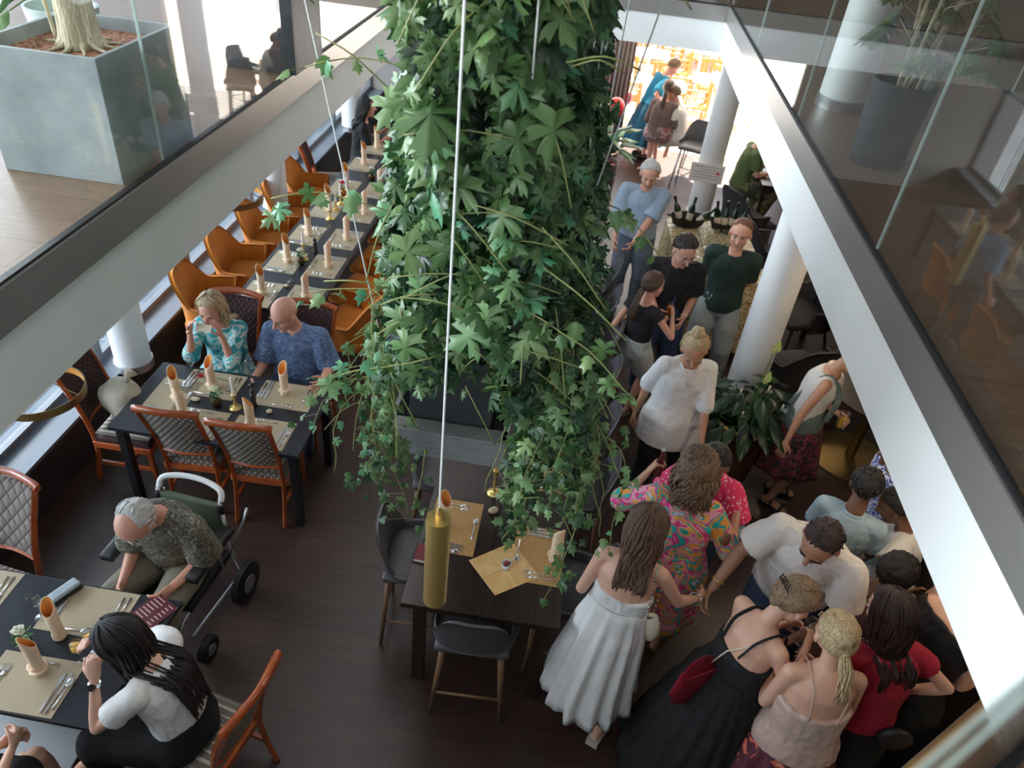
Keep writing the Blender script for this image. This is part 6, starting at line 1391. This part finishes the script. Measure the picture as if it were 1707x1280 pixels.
# ---- furniture under the right gallery
t = thing('round_table', 'round table on a bronze disc foot beside the woman in cream', 'table', (2.86, 5.50, 0)); obj('foot_disc', MB().lathe([(.36, 0), (.36, .012), (.05, .03)], 48), 'brass_dk', t, auto=40); obj('column', MB().lathe([(.045, .02), (.045, .72)], 20), 'brass_dk', t, auto=40); obj('tabletop', MB().lathe([(.42, .72), (.42, .75)], 48), 'oakdk', t, auto=40)
M['charcoal'] = mat('charcoal_fabric', (.028, .026, .028), .7)
Cx = armchair('charcoal armchair behind the woman in the cream top', 'charcoal'); put(Cx, 2.35, 6.15, 20)
dup(Cx, (2.62, 7.3, 0), R(110), 'charcoal armchair under the gallery beside the food table'); dup(Cx, (2.45, 8.6, 0), R(-80), 'charcoal armchair in the dark at the right of the drinks table', None)
dup(Cx, (2.30, 9.6, 0), R(-60), 'charcoal armchair behind the far column', None)
table('dining_table', 'dark table with wooden board and papers under the right gallery', 2.75, 3.55, 6.2, 7.6, .75, .03, 'oakdk')
for lb, x, y, sz in (('wooden serving board on the dark table under the gallery', 2.92, 6.75, (.13, .2)), ('second wooden serving board further back under the gallery', 3.05, 7.25, (.12, .16))): t = tag(obj('serving_board', MB().box(-sz[0], sz[0], -sz[1], sz[1], 0, .015), 'kraft', bevel=.004), lb, 'board'); t.location = (x, y, .75)
G = bar_chair('grey chair with metal legs at the terrace door', 'alu'); put(G, 1.72, 11.6, 160); dup(G, (2.0, 12.4, 0), R(120), 'grey chair behind the far column beside the guest in olive')
table('dining_table', 'dark table beside the far column where the guest in olive eats', 2.5, 3.3, 10.1, 11.2, .75, .03, 'oakdk')
t = thing('velvet_bench', 'ochre velvet bench back at the lower right corner behind the glass', 'bench', (2.26, 2.16, 0), R(220))
obj('backrest', slabmesh(-.62, .62, -.09, .09, .35, .92, .05), 'sofa', t, smooth=True, bevel=.02); obj('seat', slabmesh(-.62, .62, .09, .55, .25, .46, .04), 'sofa', t, smooth=True, bevel=.02)
for x in (-.4, 0, .4): obj('button', MB().ell((x, -.0, .925), (.016, .016, .010), 10, 6), 'steel', t, smooth=True)
for x in (-.55, .55): obj('leg', MB().box(x - .02, x + .02, .1, .5, 0, .26), 'black', t)
t = thing('serving_counter', 'dark counter the family group reaches towards at right', 'counter', (2.95, 3.1, 0)); obj('body', MB().box(-.3, .3, -1.0, 1.0, 0, .88), 'oakdk', t); obj('worktop', MB().box(-.33, .33, -1.03, 1.03, .88, .92), 'oakdk', t)
# ================================================================== TERRACE
def terrace_chair(label):
    t = thing('terrace_chair', label, 'chair'); W_ = M.setdefault('teak', mat('orange_teak', (.62, .26, .07), .6))
    obj('seat', MB().box(-.22, .22, -.20, .22, .42, .45), W_, t)
    for i in range(5): obj('back_slat', MB().box(-.20 + .09 * i, -.16 + .09 * i, -.235, -.215, .45, .88), W_, t)
    obj('top_rail', MB().box(-.23, .23, -.24, -.21, .86, .92), W_, t)
    for sx in (-1, 1):
        for sy in (-1, 1): obj('leg', MB().box(sx * .21 - .018, sx * .21 + .018, sy * .2 - .018, sy * .2 + .018, 0, .62), W_, t)
        obj('armrest', MB().box(sx * .21 - .025, sx * .21 + .025, -.22, .22, .62, .645), W_, t)
    return t
tc_ = None; k = 0; tpos = [(1.35, 14.6), (2.35, 15.4), (1.15, 16.9), (2.3, 17.8), (1.4, 19.2), (2.9, 19.6)]
nn = ['nearest', 'second nearest', 'third nearest', 'fourth nearest', 'fifth nearest', 'farthest']
for i, (x, y) in enumerate(tpos):
    t = thing('terrace_table', 'white terrace table, %s to the door' % nn[i], 'table', (x, y, 0), 0, 'terrace tables'); obj('tabletop', MB().box(-.38, .38, -.38, .38, .72, .75), 'white', t); obj('pedestal', MB().lathe([(.03, .02), (.03, .72)], 12), 'alu', t); obj('foot', MB().lathe([(.25, 0), (.25, .02)], 20), 'alu', t)
    v = thing('flower_vase', 'orange flowers in a vase on the terrace table %s to the door' % nn[i], 'vase', (x, y, .75)); obj('pot', MB().lathe([(.04, 0), (.05, .10), (.03, .16)], 14), 'white', v, smooth=True)
    fl = MB(); r_ = random.Random(i)
    for q_ in range(14): a = q_ * 2.4; fl.ell((.07 * math.cos(a), .07 * math.sin(a), .22 + r_.uniform(-.03, .05)), (.03, .03, .022), 8, 6)
    obj('blossoms', fl, M.setdefault('orangefl', mat('orange_blossom', (.85, .25, .02), .6)), v, smooth=True)
    for s, (dx, dy, rz, w_) in enumerate(((-.62, 0, -90, 'left'), (.62, 0, 90, 'right'), (0, .62, 180, 'rear'))):
        lb = 'orange teak terrace chair at the %s of the table %s to the door' % (w_, nn[i])
        if tc_ is None: tc_ = terrace_chair(lb); put(tc_, x + dx, y + dy, rz); tc_['group'] = 'teak chairs on the terrace'
        else: dup(tc_, (x + dx, y + dy, 0), R(rz), lb)
struct('wall_terrace', MB().box(-4, 12, 22, 22.2, 0, 3), 'white')
t = thing('window_curtain', 'taupe curtain gathered beside the terrace door', 'curtain', (.34, 12.9, 0)); vs = []; n = 60
for z in (0, 2.5): vs += [(-.3 + .6 * i / n, .05 * math.sin(i * .9), z) for i in range(n + 1)]
obj('cloth', MB().add(vs, [(i, i + 1, n + 2 + i, n + 1 + i) for i in range(n)]), M.setdefault('curtain', mat('taupe_curtain', (.36, .30, .27), .9)), t, smooth=True, solid=.006)

bpy.data.scenes.remove(lab)
